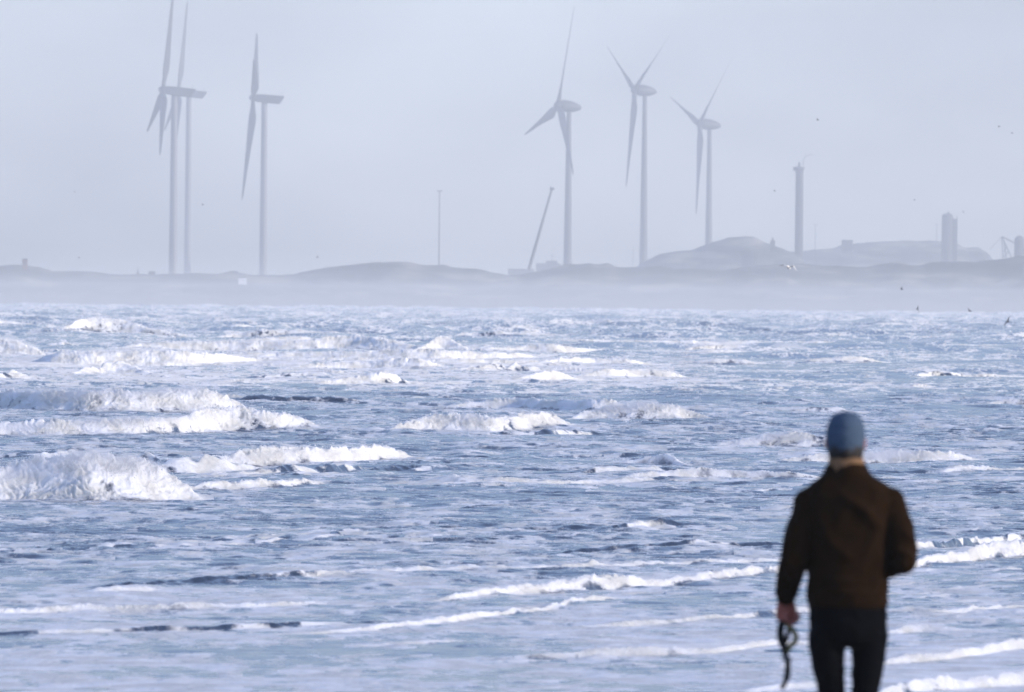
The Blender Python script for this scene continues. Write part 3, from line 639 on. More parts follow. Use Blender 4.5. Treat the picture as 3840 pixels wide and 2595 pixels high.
front_crest = [(-300,998),(0,995),(77,993),(155,1006),(174,1014),(329,1018),(407,1032),(581,1033),(775,1028),(852,1026),(905,1026),(956,1037),(1013,1037),(1100,1030),(1157,1016),(1240,1006),(1322,996),(1404,988),(1451,982),(1502,980),(1542,983),(1578,994),(1642,996),(1667,994),(1705,1005),(1736,1009),(1777,1006),(1807,1011),(1840,1026),(1900,1034),(1943,1035),(2008,1018),(2072,1007),(2141,992),(2201,986),(2244,997),(2274,992),(2313,1007),(2373,999),(2494,1001),(2528,1012),(2717,1014),(2800,1002),(2900,988),(2960,990),(3012,995),(3141,1001),(3270,1003),(3356,986),(3442,997),(3528,984),(3657,984),(3744,969),(3840,960),(4100,955)]
ridge_land('dunes', front_crest, 3700, 220, 260, 0.6, seed=3)
ridge_land('hills', [(2380,1010),(2416,986),(2472,956),(2515,944),(2588,941),(2653,917),(2700,904),(2739,893),(2795,885),(2825,889),(2881,915),(2926,932),(2969,950),(3010,975),(3040,1000)], 4750, 200, 200, 0, seed=13, extend=False)
ridge_land('hills', [(2930,990),(2975,955),(3012,941),(3120,932),(3156,920),(3197,913),(3399,902),(3528,904),(3589,913),(3614,930),(3670,928),(3696,947),(3720,975),(3760,1000)], 5500, 300, 250, 0, seed=23, extend=False, rough=0.7)
# far beach between sea and dunes, and the land under everything behind
def flat(name, x0, x1, y0, y1, z0, z1, mat, n=60):
    X, Y = np.meshgrid(np.linspace(x0, x1, n), np.linspace(y0, y1, n))
    Z = z0 + (z1 - z0) * (Y - y0) / (y1 - y0) + perlin(X / 40, Y / 30, 90) * 0.15
    nr, nc = X.shape; v = np.stack([X, Y, Z], -1).reshape(-1, 3); idx = np.arange(nr * nc).reshape(nr, nc)
    f = np.stack([idx[:-1, :-1], idx[:-1, 1:], idx[1:, 1:], idx[1:, :-1]], -1).reshape(-1, 4)
    me = bpy.data.meshes.new(name); me.from_pydata(v.tolist(), [], f.tolist()); me.shade_smooth()
    tag(link(name, me, M[mat]), kind='structure')
flat('beach', -900, 900, 3300, 3500, -0.4, 1.6, 'dune')
flat('ground', -3500, 3500, 3445, 9000, 0.9, 1.4, 'dune', 80)

# ------------------------------------------------------------------ wind turbines
def blade_mesh(k1=1.0):
    mb = MB(); n = 14
    st = [(1.2,1.7,1.7,0),(2.5,1.75,1.7,0),(5,2.4,1.4,16),(8,3.5,1.0,13),(11,3.45,0.8,10),(16,2.9,0.6,7),(22,2.3,0.45,4.5),(30,1.65,0.3,2.5),(38,1.1,0.18,1),(43,0.75,0.11,0),(45,0.18,0.04,0)]
    for r, c, th, tw in st:
        ca, sa = math.cos(R(tw)), math.sin(R(tw)); kc = 1 + (k1 - 1) * max(0, 1 - r / 32); c *= kc; th *= kc
        rnd = max(0.0, min(1.0, (5 - r) / 3.8))
        for k in range(n):
            a = 2 * math.pi * k / n
            x = 0.5 * math.cos(a); y = 0.5 * math.sin(a)
            yf = y * (1 - 0.55 * (1 - rnd) * (0.5 - x * 1.0))      # sharper trailing edge
            xx = (x + (-0.18) * (1 - rnd)) * c; yy = yf * th
            mb.v.append((xx * ca - yy * sa, xx * sa + yy * ca, r))
    m = len(st)
    for i in range(m - 1):
        for k in range(n):
            a = i * n + k; b = i * n + (k + 1) % n; mb.f.append((a, b, b + n, a + n))
    mb.f.append(tuple(reversed(range(n)))); mb.f.append(tuple((m - 1) * n + k for k in range(n)))
    return mb.mesh('blade')
BLADE = blade_mesh(); BLADE_WIDE = blade_mesh(1.4)
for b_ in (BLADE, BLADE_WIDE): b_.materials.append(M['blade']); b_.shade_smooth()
def box_nacelle():
    mb = MB(); # x axis runs from hub (negative) to rear (positive), slanted rear end
    prof = [(-3.6,-1.5,1.3),(-3.0,-1.75,1.75),(6.9,-1.9,1.75),(8.2,-0.3,1.8),(8.6,1.5,1.8)]
    sec = []
    for x, zb, zt in [(-3.9,-1.2,1.15),(-3.3,-1.6,1.6),(0,-1.85,1.75),(6.6,-1.8,1.8),(7.4,-0.6,1.8),(8.4,1.2,1.8)]:
        hw = 1.7 if -3.5 < x else 1.3
        zs = [zb, zb + 0.2, zt - 0.2, zt]
        ring = [(x,-hw+0.2,zb),(x,hw-0.2,zb),(x,hw,zb+0.2),(x,hw,zt-0.2),(x,hw-0.2,zt),(x,-hw+0.2,zt),(x,-hw,zt-0.2),(x,-hw,zb+0.2)]
        sec.append(ring)
    for r in sec: mb.v += r
    for i in range(len(sec) - 1):
        for k in range(8):
            a = i * 8 + k; b = i * 8 + (k + 1) % 8; mb.f.append((a, a + 8, b + 8, b))
    mb.f.append(tuple(range(8))); mb.f.append(tuple(reversed([(len(sec) - 1) * 8 + k for k in range(8)])))
    return mb.mesh('nacelle')
def egg_nacelle():
    mb = MB(); pts = []; rad = []
    for x, r in [(-4.5,2.1),(-3.4,2.5),(-2,2.65),(-0.5,2.6),(1,2.45),(2.5,2.1),(4,1.6),(5.2,1.0),(5.8,0.35)]:
        pts.append((x, 0, 0)); rad.append(r)
    mb.tube(pts, rad, 20); return mb.mesh('nacelle')
NB, NE = box_nacelle(), egg_nacelle()
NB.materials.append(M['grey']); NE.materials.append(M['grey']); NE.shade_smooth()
def turbine(hub, Rpx, thetas, s, tilt, pitch, kind, label, off, cone=1.5):
    d = 45.0 * FPX / Rpx
    H = at(hub[0], hub[1], d)
    psi = math.asin(s)
    a_h = Vector((-math.cos(psi), -math.sin(psi), 0))              # nacelle towards hub
    a = (a_h * math.cos(tilt) + Vector((0, 0, 1)) * math.sin(tilt)).normalized()
    r = Vector((math.sin(psi), -math.cos(psi), 0)); u = r.cross(a).normalized()
    if u.z < 0: u = -u
    base = H - a_h * off; root = empty('wind_turbine', (base.x, base.y, 0.8))
    tag(root, label, 'wind turbine', 'wind turbines behind the dunes')
    def put(o, Mx): o.parent = root; o.matrix_parent_inverse = Matrix.Identity(4); o.matrix_local = Matrix.Translation(-root.location) @ Mx
    hz = H.z - 0.8
    tb, tt = (1.75, 1.25) if kind == 'box' else (2.1, 1.0)
    mb = MB(); zs = np.linspace(0, hz - (1.5 if kind == 'box' else 2.0), 12)
    if kind == 'box': rr = [tb + (tt - tb) * (z / hz) for z in zs]
    else: rr = [tt + (tb - tt) * (1 - z / hz) ** 1.15 for z in zs]
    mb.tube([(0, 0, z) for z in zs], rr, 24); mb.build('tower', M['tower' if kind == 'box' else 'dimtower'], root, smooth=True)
    # nacelle frame: local +x = away from hub
    X = -a; Yv = Vector((0, 0, 1)).cross(X).normalized(); Z = X.cross(Yv)
    NM = Matrix(((X.x, Yv.x, Z.x, 0), (X.y, Yv.y, Z.y, 0), (X.z, Yv.z, Z.z, 0), (0, 0, 0, 1)))
    nc = H - a * off
    n = bpy.data.objects.new('nacelle', NB if kind == 'box' else NE); COL.objects.link(n); put(n, Matrix.Translation(nc) @ NM)
    if kind == 'box':
        v = MB().tube([(7.2, 0.4, 1.78), (7.2, 0.4, 3.0)], 0.07, 6).box(7.0, 7.4, 0.3, 0.5, 3.0, 3.15).build('wind_vane', M['steel'])
        v.parent = n
    mb = MB()
    if kind == 'box': mb.tube([(-1.9,0,0),(-1.5,0,0),(-0.8,0,0),(0,0,0),(0.9,0,0),(1.2,0,0)], [0.25, 0.9, 1.4, 1.6, 1.6, 1.5], 18)
    else: mb.tube([(-1.9,0,0),(-1.5,0,0),(-0.8,0,0),(0.1,0,0),(0.8,0,0)], [0.4, 1.3, 1.9, 2.1, 2.1], 18)
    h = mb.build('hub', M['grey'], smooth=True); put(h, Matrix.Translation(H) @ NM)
    for th in thetas:
        bd = (u * math.cos(R(th)) + r * math.sin(R(th)))
        tg = (-u * math.sin(R(th)) + r * math.cos(R(th)))
        bz = (bd + a * math.tan(R(cone))).normalized()
        c = (tg * math.cos(R(pitch)) + a * math.sin(R(pitch))); c = (c - bz * c.dot(bz)).normalized(); cy = bz.cross(c)
        BM = Matrix(((c.x, cy.x, bz.x, 0), (c.y, cy.y, bz.y, 0), (c.z, cy.z, bz.z, 0), (0, 0, 0, 1)))
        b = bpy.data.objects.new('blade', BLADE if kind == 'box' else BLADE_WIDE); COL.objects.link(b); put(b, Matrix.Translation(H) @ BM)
    return root
turbine((611,336), 414, (7.8,127.8,247.8), 0.116, R(6.2), 62, 'box', 'leftmost white wind turbine, its box housing overlapping the next one', 4.7)
turbine((668,345), 352, (6,126,246), 0.116, R(6.2), 62, 'box', 'white wind turbine second from left, half hidden by the leftmost one', 5.2)
turbine((950,366), 393, (-50.15,69.85,189.85), 0.02, R(4.5), 78, 'box', 'lone white wind turbine with one dark blade straight up and one down left', 4.8)
turbine((2093,395), 386, (13.8,133.8,253.8), 0.305, R(5.2), 30, 'egg', 'shade-darkened wind turbine beside the leaning crane boom, one blade crossing its tower', 5.0, 0.6)
turbine((2380,335.6), 371.2, (57.9,177.9,297.9), 0.3565, R(5.2), 30, 'egg', 'shade-darkened wind turbine with two blades raised in a V, at the foot of the hill', 5.0, 0.6)
turbine((2624.4,462), 356.2, (47.4,167.4,287.4), 0.347, R(6.4), 30, 'egg', 'smallest shade-darkened wind turbine, rising from behind the round hill', 5.0, 0.6)

# ------------------------------------------------------------------ structures on the far shore
def px(d): return d / FPX          # metres per photo pixel at distance d
# tall chimney-like tower with a flange and a hooked jib
D = 4900; c = at(2995, 1010, D); s = px(D)
root = empty('chimney_tower', (c.x, c.y, 0.8)); tag(root, 'tall dark column tower with a flanged top and a hooked jib', 'tower')
def Zat(py, d, pxx=1920): return at(pxx, py, d).z
zt = Zat(634, D, 2996) - 0.8
lean = 0.0
mb = MB(); mb.tube([(0,0,0),(0,0,zt*0.5),(0,0,zt-3*s*5),(0,0,zt)], [16.5*s,15.5*s,14.5*s,16.5*s], 24); mb.build('shaft', M['concrete'], root, smooth=True)
mb = MB(); mb.tube([(0,0,zt),(0,0,zt+4*s),(0,0,zt+9*s)], [18*s,20*s,19*s], 20); mb.box(-24*s,-12*s,-3*s,3*s,zt-6*s,zt+8*s); mb.build('platform', M['steel'], root)
mb = MB(); mb.tube([(-1*s,0,zt+9*s),(-1*s,0,zt+20*s),(-1*s,0,zt+27*s)], [6*s,5*s,3.2*s], 12); mb.build('cap', M['steel'], root)
mb = MB(); mb.tube([(13*s,0,zt+9*s),(15*s,0,zt+36*s),(20*s,0,zt+47*s),(40*s,0,zt+55*s),(54*s,0,zt+54*s)], [1.3*s]*3+[1.0*s,0.8*s], 6); mb.build('jib', M['steel'], root)
mb = MB(); mb.box(-34*s,14*s,-10*s,10*s,0,Zat(950,D,2990)-0.8); mb.box(-30*s,-8*s,-9*s,9*s,Zat(950,D,2990)-0.8,Zat(944,D,2990)-0.8); mb.build('base_building', M['concrete'], root)
# telescopic crane boom
D = 3900; s = px(D); b0 = at(1983, 1012, D); b1 = at(2070, 706, D)
root = empty('crane', (b0.x, b0.y, 0.9)); tag(root, 'crane behind the dunes with one long boom leaning to the right', 'crane')
v = b1 - b0; q = Vector((0, 0, b0.z - 0.9))
mb = MB(); P = [q + v * t for t in (0, .3, .3, .62, .62, .99)]
mb.tube(P, [(6.2*s,6*s),(6.0*s,6*s),(5.2*s,5*s),(5.0*s,5*s),(4.2*s,4*s),(3.9*s,4*s)], 4); mb.build('boom', M['steel'], root)
mb = MB(); e = q + v * 0.99; mb.box(e.x-7*s, e.x+9*s, e.y-3*s, e.y+3*s, e.z-3*s, e.z+5*s); mb.box(e.x-7*s, e.x-3*s, e.y-3*s, e.y+3*s, e.z+5*s, e.z+10*s); mb.build('boom_head', M['steel'], root)
mb = MB(); mb.tube([e + Vector((7*s,-3*s,-3*s)), e + Vector((7*s,-3*s,-60*s))], 0.5*s, 5); mb.ball(tuple(e + Vector((7*s,-3*s,-62*s))), 1.6*s); 
mb = MB(); mb.box(-6, 5, -1.6, 1.6, 0.9, 3.2); mb.box(-4.5, -1.8, -1.4, 1.4, 3.2, 5.2); mb.build('carriage', M['steel'], root)
for wx in (-4.8, -2.4, 1.4, 3.8):
    mb = MB(); mb.tube([(wx,-1.7,0.75),(wx,1.7,0.75)], 0.75, 16); mb.build('wheel', M['steel'], root)
# floodlight mast
D = 3950; s = px(D); c = at(1646, 1005, D); t = at(1649, 717, D)
root = empty('light_mast', (c.x, c.y, 0.9)); tag(root, 'thin lone floodlight mast standing on the dune skyline', 'mast')
h = t.z - 0.9
MB().tube([(0,0,0),(0,0,h*0.5),(0,0,h)], [3.0*s,2.3*s,1.6*s], 10).build('pole', M['steel'], root)
mb = MB(); mb.tube([(0,0,h-1*s),(0,0,h+1.2*s)], 7*s, 12)
for k in range(8):
    a = k * math.pi / 4; mb.box(8*s*math.cos(a)-1.6*s, 8*s*math.cos(a)+1.6*s, 8*s*math.sin(a)-1.2*s, 8*s*math.sin(a)+1.2*s, h-1*s, h+3.4*s)
mb.build('lamp_ring', M['steel'], root)
def far_mast(px_, y0, y1, D, label, wpx=8):
    s = px(D); c = at(px_, y0, D); h = at(px_, y1, D).z - 0.9
    r = empty('light_mast', (c.x, c.y, 0.9)); tag(r, label, 'mast')
    MB().tube([(0,0,0),(0,0,h)], [1.5*s,1.1*s], 8).build('pole', M['steel'], r)
    mb = MB(); mb.tube([(0,0,h-0.8*s),(0,0,h+1.4*s)], wpx*s, 10); mb.build('lamp_ring', M['steel'], r)
far_mast(3057, 940, 843, 5400, 'faint lamp mast right of the tall column tower', 9)
far_mast(3512, 905, 842, 5600, 'faint ring topped mast left of the silo tower', 8)
far_mast(2374, 990, 935, 5600, 'faint short mast left of the V shaped turbine tower', 3)
# silo tower
D = 5300; s = px(D); c = at(3558, 980, D); zt = at(3553, 812, D).z - 0.8
root = empty('silo_tower', (c.x, c.y, 0.8)); tag(root, 'blocky dark silo tower with a rounded top on the long hill', 'tower')
x0 = at(3531, 900, D).x - c.x; x1 = at(3574, 900, D).x - c.x; x2 = at(3589, 900, D).x - c.x
mb = MB(); xc = (x0 + x1) / 2; rw = (x1 - x0) / 2
mb.loft([(xc,0,0,rw,rw),(xc,0,zt,rw,rw),(xc,0,zt+6*s,rw*0.92,rw*0.92),(xc,0,zt+11*s,rw*0.62,rw*0.62)], 20); mb.build('silo', M['concrete'], root)
mb = MB(); mb.tube([(xc+3*s,0,zt+10*s),(xc+3*s,0,zt+18*s)], [5*s,3.5*s], 10); mb.build('roof_housing', M['concrete'], root)
mb = MB(); mb.box(x1-2*s, x2-2*s, -rw*0.6, rw*0.6, 0, zt-8*s); mb.build('stair_shaft', M['concrete'], root)
mb = MB(); mb.tube([(x2-0.5*s,0,0),(x2-0.5*s,0,zt+3*s)], 1.5*s, 8)
for k in range(12): mb.box(x2-3*s, x2-0.5*s, -1*s, 1*s, zt*(k+1)/13, zt*(k+1)/13+1.2*s)
mb.build('ladder', M['steel'], root)
# dome silo and conveyor at the right edge
D = 5000; s = px(D); c = at(3822, 1000, D)
root = empty('storage_silo', (c.x, c.y, 0.8)); tag(root, 'round topped silo cut by the right edge of the picture', 'silo')
zt = at(3822, 900, D).z - 0.8; rw = 19 * s
mb = MB(); mb.loft([(0,0,0,rw,rw),(0,0,zt,rw,rw),(0,0,zt+8*s,rw*0.86,rw*0.86),(0,0,zt+15*s,rw*0.5,rw*0.5),(0,0,zt+17*s,rw*0.12,rw*0.12)], 20); mb.build('shell', M['concrete'], root, smooth=False)
mb = MB(); mb.box(rw*0.9, rw*0.9+16*s, -rw*.6, rw*.6, 0, zt-30*s); mb.build('annex', M['concrete'], root)
c = at(3770, 990, D)
root = empty('loading_conveyor', (c.x, c.y, 0.8)); tag(root, 'braced loading conveyor frame left of the round topped silo', 'conveyor')
def P3(x, y): q = at(x, y, D); return (q.x - c.x, 0, q.z - 0.8)
MB().tube([P3(3757,887), P3(3800,909), P3(3806,912)], 2.4*s, 6).build('conveyor_arm', M['steel'], root)
mb = MB()
for a_, b_ in (((3757,887),(3762,980)), ((3757,887),(3798,975)), ((3764,900),(3775,978)), ((3775,925),(3764,945)),((3783,940),(3764,965))): mb.tube([P3(*a_), P3(*b_)], 1.9*s, 6)
mb.build('frame', M['steel'], root)
MB().tube([P3(3757,887), P3(3712,935)], 0.9*s, 6).build('stay_cable', M['steel'], root)
# small buildings on the dunes
def hut(x0, x1, ytop, ybot, D, name, label, cat, mat, roof=None, window=True):
    a = at(x0, ytop, D); b = at(x1, ybot, D); cx = (a.x + b.x) / 2; w_ = (b.x - a.x) / 2; sk = 0.5 if mat == 'white' else 2.0; h = a.z - b.z + sk
    r = empty(name, (cx, D, b.z - sk)); tag(r, label, cat)
    MB().box(-w_, w_, -w_*0.8, w_*0.8, 0, h).build('wall', M[mat], r)
    if roof == 'flat': MB().box(-w_*1.06, w_*1.06, -w_*0.86, w_*0.86, h, h+0.3).build('roof', M['steel'], r)
    elif roof == 'gable':
        MB().add([(-w_*1.05,-w_*.85,h),(w_*1.05,-w_*.85,h),(w_*1.05,w_*.85,h),(-w_*1.05,w_*.85,h),(-w_*1.05,0,h+w_*.5),(w_*1.05,0,h+w_*.5)],[(0,3,2,1),(0,1,5,4),(2,3,4,5),(0,4,3),(1,2,5)]).build('roof', M['steel'], r)
    elif roof == 'cap': MB().tube([(0,0,h),(0,0,h+1.2)], w_*0.4, 10).build('roof', M['steel'], r)
    if window:
        for k in (-0.45, 0.15):
            MB().box(w_*k, w_*(k+0.3), -w_*0.8-0.05, -w_*0.8-0.003, h-1.6, h-0.8).build('window', M['steel'], r)
    return r
hut(84, 103, 973, 1012, 3640, 'lookout_tower', 'small square reddish lookout tower on the far left dune', 'tower', 'brick', 'flat')
hut(894, 925, 1042, 1064, 3600, 'beach_cabin', 'bright white sunlit cabin low on the dune near the lone turbine', 'cabin', 'white', 'flat', False)
hut(558, 583, 1021, 1036, 3730, 'dune_house', 'low dark flat house left of the two overlapping turbines', 'house', 'concrete', 'flat')
hut(512, 522, 1019, 1036, 3730, 'dune_hut', 'tiny dark hut with a capped roof left of the low dark house', 'hut', 'concrete', 'cap', False)
hut(862, 891, 1023, 1032, 3760, 'dune_shed', 'wide low shed on the skyline just above the white cabin', 'shed', 'concrete', 'gable')
hut(1905, 2003, 1010, 1034, 5300, 'long_warehouse', 'long pale low warehouse left of the crane foot', 'warehouse', 'concrete', 'flat')
hut(3156, 3197, 902, 930, 5420, 'control_building', 'square block building at the left end of the long hill', 'building', 'concrete', 'flat')
hut(2889, 2906, 902, 925, 4700, 'hill_hut', 'small hut on the right shoulder of the round hill', 'hut', 'concrete', 'cap', False)
# stepped building between crane and turbine
D = 5400; s = px(D); c = at(2072, 1005, D)
root = empty('harbour_building', (c.x, c.y, 0.9)); tag(root, 'stepped harbour building with an aerial between crane and turbine', 'building')
zz = lambda y: at(2072, y, D).z - 0.9
MB().box(-62*s,30*s,-15*s,15*s,0,zz(988)).build('wall', M['concrete'], root)
MB().box(-24*s,18*s,-12*s,12*s,zz(988),zz(978)).build('upper_storey', M['concrete'], root)
MB().tube([(-2*s,0,zz(978)),(-2*s,0,zz(950))], 1.0*s, 6).box(-6*s,3*s,-0.6*s,0.6*s,zz(962),zz(960)).build('aerial', M['steel'], root)

# ------------------------------------------------------------------ birds
def bird(px_, py_, D, span, heading, roll, flap, label, name='seabird', mats=('gullgrey','dark'), detail=False, pitch=0):
    p = at(px_, py_, D); r = empty(name, p)
    r.rotation_euler = Euler((R(pitch), R(roll), R(heading)))
    tag(r, label, 'gull' if name == 'seagull' else 'bird')
    L = span * 0.42; s = span
    mb = MB()
    mb.tube([(0,-L*.5,0),(0,-L*.42,0),(0,-L*.15,0),(0,L*.12,0.0),(0,L*.3,0.01*s),(0,L*.38,0.025*s),(0,L*.46,0.03*s),(0,L*.52,0.025*s)],
            [.012*s,.03*s,.055*s,.06*s,.04*s,.036*s,.034*s,.015*s], 12)
    body = mb.build('body', M[mats[0]], r, smooth=True)
    MB().tube([(0,L*.5,0.025*s),(0,L*.6,0.018*s)], [.010*s,.003*s], 6).build('beak', M['beak'], r)
    MB().add([(-.015*s,-L*.45,0),(.015*s,-L*.45,0),(.05*s,-L*.68,0),(-.05*s,-L*.68,0),(-.015*s,-L*.45,.008*s),(.015*s,-L*.45,.008*s),(.05*s,-L*.68,.004*s),(-.05*s,-L*.68,.004*s)],
             [(0,3,2,1),(4,5,6,7),(0,1,5,4),(1,2,6,5),(2,3,7,6),(3,0,4,7)]).build('tail', M[mats[0]], r)
    for sd in (-1, 1):
        f0, f1 = R(flap[0] if sd < 0 else flap[2]), R(flap[1] if sd < 0 else flap[3])
        st = [(0.03,0,.13,.03)]; pts = []
        x = 0.03; z = 0.02
        segs = [(0.0,.15,0.0),(0.10,.16,f0),(0.10,.135,f0),(0.10,.11,f1),(0.09,.075,f1),(0.08,.035,f1),(0.03,.008,f1)]
        lead = 0.05; vs = []; n = 0
        sweep = [0,.03,.05,.03,-.01,-.06,-.09]
        for (dl, ch, an), sw in zip(segs, sweep):
            x += dl * math.cos(an); z += dl * math.sin(an)
            y0 = (0.05 + sw) * s; y1 = y0 - ch * s; th = .010 * s * (1 - n / 8)
            vs += [(sd*x*s, y0, z*s), (sd*x*s, (y0*.7+y1*.3), z*s+th), (sd*x*s, y1, z*s), (sd*x*s, (y0*.7+y1*.3), z*s-th*.4)]; n += 1
        fs = []
        for i in range(n - 1):
            for k in range(4):
                a = i*4+k; b = i*4+(k+1)%4; fs.append((a, b, b+4, a+4))
        fs.append((0,1,2,3)); fs.append(tuple((n-1)*4+k for k in (3,2,1,0)))
        wg = MB().add(vs, fs).build('wing', M[mats[0]], r)
        if detail:
            m5 = 4 * 4; tv = [(v[0]*1.002, v[1]+.001, v[2]) for v in vs[(n-3)*4:]]
            tv = []
            for i in range(n-2, n):
                cx = sum(v[0] for v in vs[i*4:i*4+4])/4; cy = sum(v[1] for v in vs[i*4:i*4+4])/4; cz = sum(v[2] for v in vs[i*4:i*4+4])/4
                for v in vs[i*4:i*4+4]: tv.append((cx+(v[0]-cx)*1.15+sd*.004*s, cy+(v[1]-cy)*1.15, cz+(v[2]-cz)*1.5))
            fs2 = [(k,(k+1)%4,(k+1)%4+4,k+4) for k in range(4)] + [(3,2,1,0),(4,5,6,7)]
            t_ = MB().add(tv, fs2).build('wing_tip', M['dark'], wg)
    return r
bird(2957, 1003, 690, 1.45, 155, -14, (28, -38, 10, -26), 'white gull with spread black tipped wings flying over the dunes', 'seagull', ('gull','dark'), True, 12)
dk = ('dark','dark')
bird(3380, 1084, 900, 0.62, 70, 30, (40,20,40,20), 'small dark bird before the dunes, under the long hill', mats=dk, pitch=50)
bird(3440, 1160, 850, 0.75, 60, 45, (50,10,20,-10), 'dark bird banking at the sea line, right of the white gull', mats=dk, pitch=40)
bird(3637, 1167, 900, 0.75, 120, -20, (30,10,30,10), 'dark bird gliding level low over the far surf', mats=dk)
bird(3779, 1206, 800, 0.85, 30, -55, (20,0,20,0), 'dark bird steeply banked above the surf near the right edge', mats=dk, pitch=20)
bird(3746, 475, 1000, 0.5, 100, 15, (30,-10,30,-10), 'left one of two specks of birds high in the right sky', mats=dk)
bird(3795, 500, 1000, 0.45, 80, -15, (30,-10,30,-10), 'right one of two specks of birds high in the right sky', mats=dk)
bird(3066, 450, 1000, 0.5, 60, 30, (40,0,40,0), 'speck of a bird high above the hooked jib', mats=dk)
bird(2905, 716, 1000, 0.45, 60, 10, (30,0,30,0), 'speck of a bird left of the tall column tower', mats=dk)
bird(3612, 793, 1100, 0.5, 20, 10, (-30,-50,-30,-50), 'round dark speck of a bird beside the silo tower top', mats=dk)
bird(3429, 750, 1100, 0.4, 80, 20, (20,0,20,0), 'faint speck of a bird above the long hill', mats=dk)
bird(760, 768, 1000, 0.4, 80, 20, (30,0,30,0), 'speck of a bird between the second and the lone turbine', mats=dk)
bird(1190, 965, 1000, 0.4, 80, -20, (30,0,30,0), 'speck of a bird low in the sky right of the lone turbine', mats=dk)
bird(297, 967, 1000, 0.4, 100, 10, (30,0,30,0), 'speck of a bird low above the dunes left of the turbines', mats=dk)
bird(280, 720, 1000, 0.36, 40, 10, (30,0,30,0), 'speck of a bird high in the left sky beside the leftmost turbine', mats=dk)

# ------------------------------------------------------------------ the walker
PX0 = at(3170, 3318, 43.3)
per = empty('person', (PX0.x, 43.3, PX0.z))
tag(per, 'person seen from behind in a brown jacket and blue beanie, walking towards the sea', 'person')
def wrinkles(amp, seed, sx=9, sz=5):
    def f(co):
        q = perlin(co[:,0]*sx + co[:,2]*sz*0.8, co[:,2]*sz - co[:,0]*3 + co[:,1]*6, seed)
        q2 = perlin(co[:,0]*sx*2.3 - co[:,2]*sz, co[:,2]*sz*2 + co[:,1]*9, seed+1)
        return (amp * ((1-np.abs(q)*2.2)*0.7 + q2*0.4)).astype(np.float32)
    return f
LS, LE, LW = Vector((-.146,0,1.440)), Vector((-.208,-.03,1.235)), Vector((-.232,.13,1.085))
RS, RE, RW = Vector((.158,0,1.445)), Vector((.216,-.055,1.235)), Vector((.10,.15,1.20))
_w = wrinkles(.008, 2, 6, 5)
FOLDS = [(-.06,1.50,.10,1.40,.018,.014),(.02,1.47,.13,1.33,.020,.013),(-.13,1.46,-.06,1.28,.020,.011),(-.10,1.33,.02,1.24,.022,.010),(.12,1.42,.05,1.22,.020,.010),
         (-.12,1.15,.08,1.17,.014,.012),(-.08,1.12,.12,1.11,.012,.010),(.13,1.30,.10,1.12,.018,.012),(-.20,1.38,-.23,1.28,.012,.010),(-.24,1.20,-.20,1.16,.010,.012),(.20,1.36,.25,1.30,.012,.012),(.16,1.28,.26,1.25,.012,.010)]
def jacket_folds(co):
    r = _w(co)
    for x0, z0, x1, z1, wd, am in FOLDS:
        dx, dz = x1 - x0, z1 - z0; L2 = dx * dx + dz * dz
        t = np.clip(((co[:,0]-x0)*dx + (co[:,2]-z0)*dz) / L2, 0, 1)
        dist = np.hypot(co[:,0]-x0-t*dx, co[:,2]-z0-t*dz)
        r = r + (am * np.exp(-(dist/wd)**2) * np.sin(np.pi*np.clip(t, .04, .96)) * (co[:,1] < .03)).astype(np.float32)
    return r
# body (skin): one continuous surface
mb = MB()
mb.loft([(0,.005,.95,.115,.09),(0,.01,1.0,.14,.10),(0,.01,1.1,.12,.09),(0,.01,1.25,.13,.09),(0,.01,1.4,.145,.095),(0,.0,1.49,.12,.075),(0,0,1.54,.06,.055)])
mb.tube([(-.01,.0,1.50),(-.012,.012,1.60),(-.014,.03,1.66)], [.058,.054,.056], 20)
mb.ball((-.014,.022,1.695), (.070,.090,.105), 24, 16)                       # skull
mb.ball((-.014,.055,1.635), (.050,.055,.045))                                # jaw
mb.tube([(-.014,.105,1.70),(-.014,.125,1.668),(-.014,.108,1.660)], [.008,.014,.010], 8)   # nose
for sx in (-1, 1):
    mb.ball((-.014+sx*.070,.015,1.682), (.010,.018,.030), 10, 8)            # ears
    mb.ball((-.014+sx*.028,.098,1.700), (.013,.010,.009), 10, 8)            # eyes
mb.ball((-.014,.102,1.636), (.024,.010,.006), 10, 8); mb.ball((-.014,.100,1.628), (.021,.010,.006), 10, 8)  # lips
mb.tube([LS,(LS+LE)/2,LE,(LE+LW)/2,LW], [.048,.044,.038,.036,.026], 16)
mb.tube([RS,(RS+RE)/2,RE,(RE+RW)/2,RW], [.048,.044,.038,.036,.026], 16)
def hand(mb, w, d, side, curl):
    "palm, four curled fingers and a thumb; w wrist, d direction of the palm, side = thumb direction"
    d = d.normalized(); side = (side - d*side.dot(d)).normalized(); n = d.cross(side)   # n: towards the palm's inner side
    mb.tube([w - d*.02, w + d*.02, w + d*.05, w + d*.088], [(.024,.019),(.036,.017),(.042,.016),(.040,.013)], 14)
    for k, (o_, L_) in enumerate(((.030,.070),(.010,.078),(-.010,.072),(-.029,.058))):
        p0 = w + d*.080 + side*o_; ang = 0; pts = [p0 - d*.02, p0]; p = p0
        for j, fr in enumerate((.45,.32,.23)):
            ang += curl[j]; dirv = d*math.cos(ang) + n*math.sin(ang); p = p + dirv*L_*fr; pts.append(p)
        mb.tube(pts, [.0095,.0095,.009,.0085,.0065], 10); mb.ball(tuple(p), .0065, 8, 6)
    p0 = w + d*.028 + side*.030; p1 = p0 + side*.022 + d*.020 + n*.012; p2 = p1 + d*.026 + n*.020 - side*.004; p3 = p2 + d*.014 + n*.014 - side*.012
    mb.tube([p0 - side*.012, p1, p2, p3], [.014,.011,.010,.007], 10); mb.ball(tuple(p3), .007, 8, 6)
hand(mb, LW, Vector((0.03,.30,-1)), Vector((0,1,.3)), (R(55),R(75),R(50)))
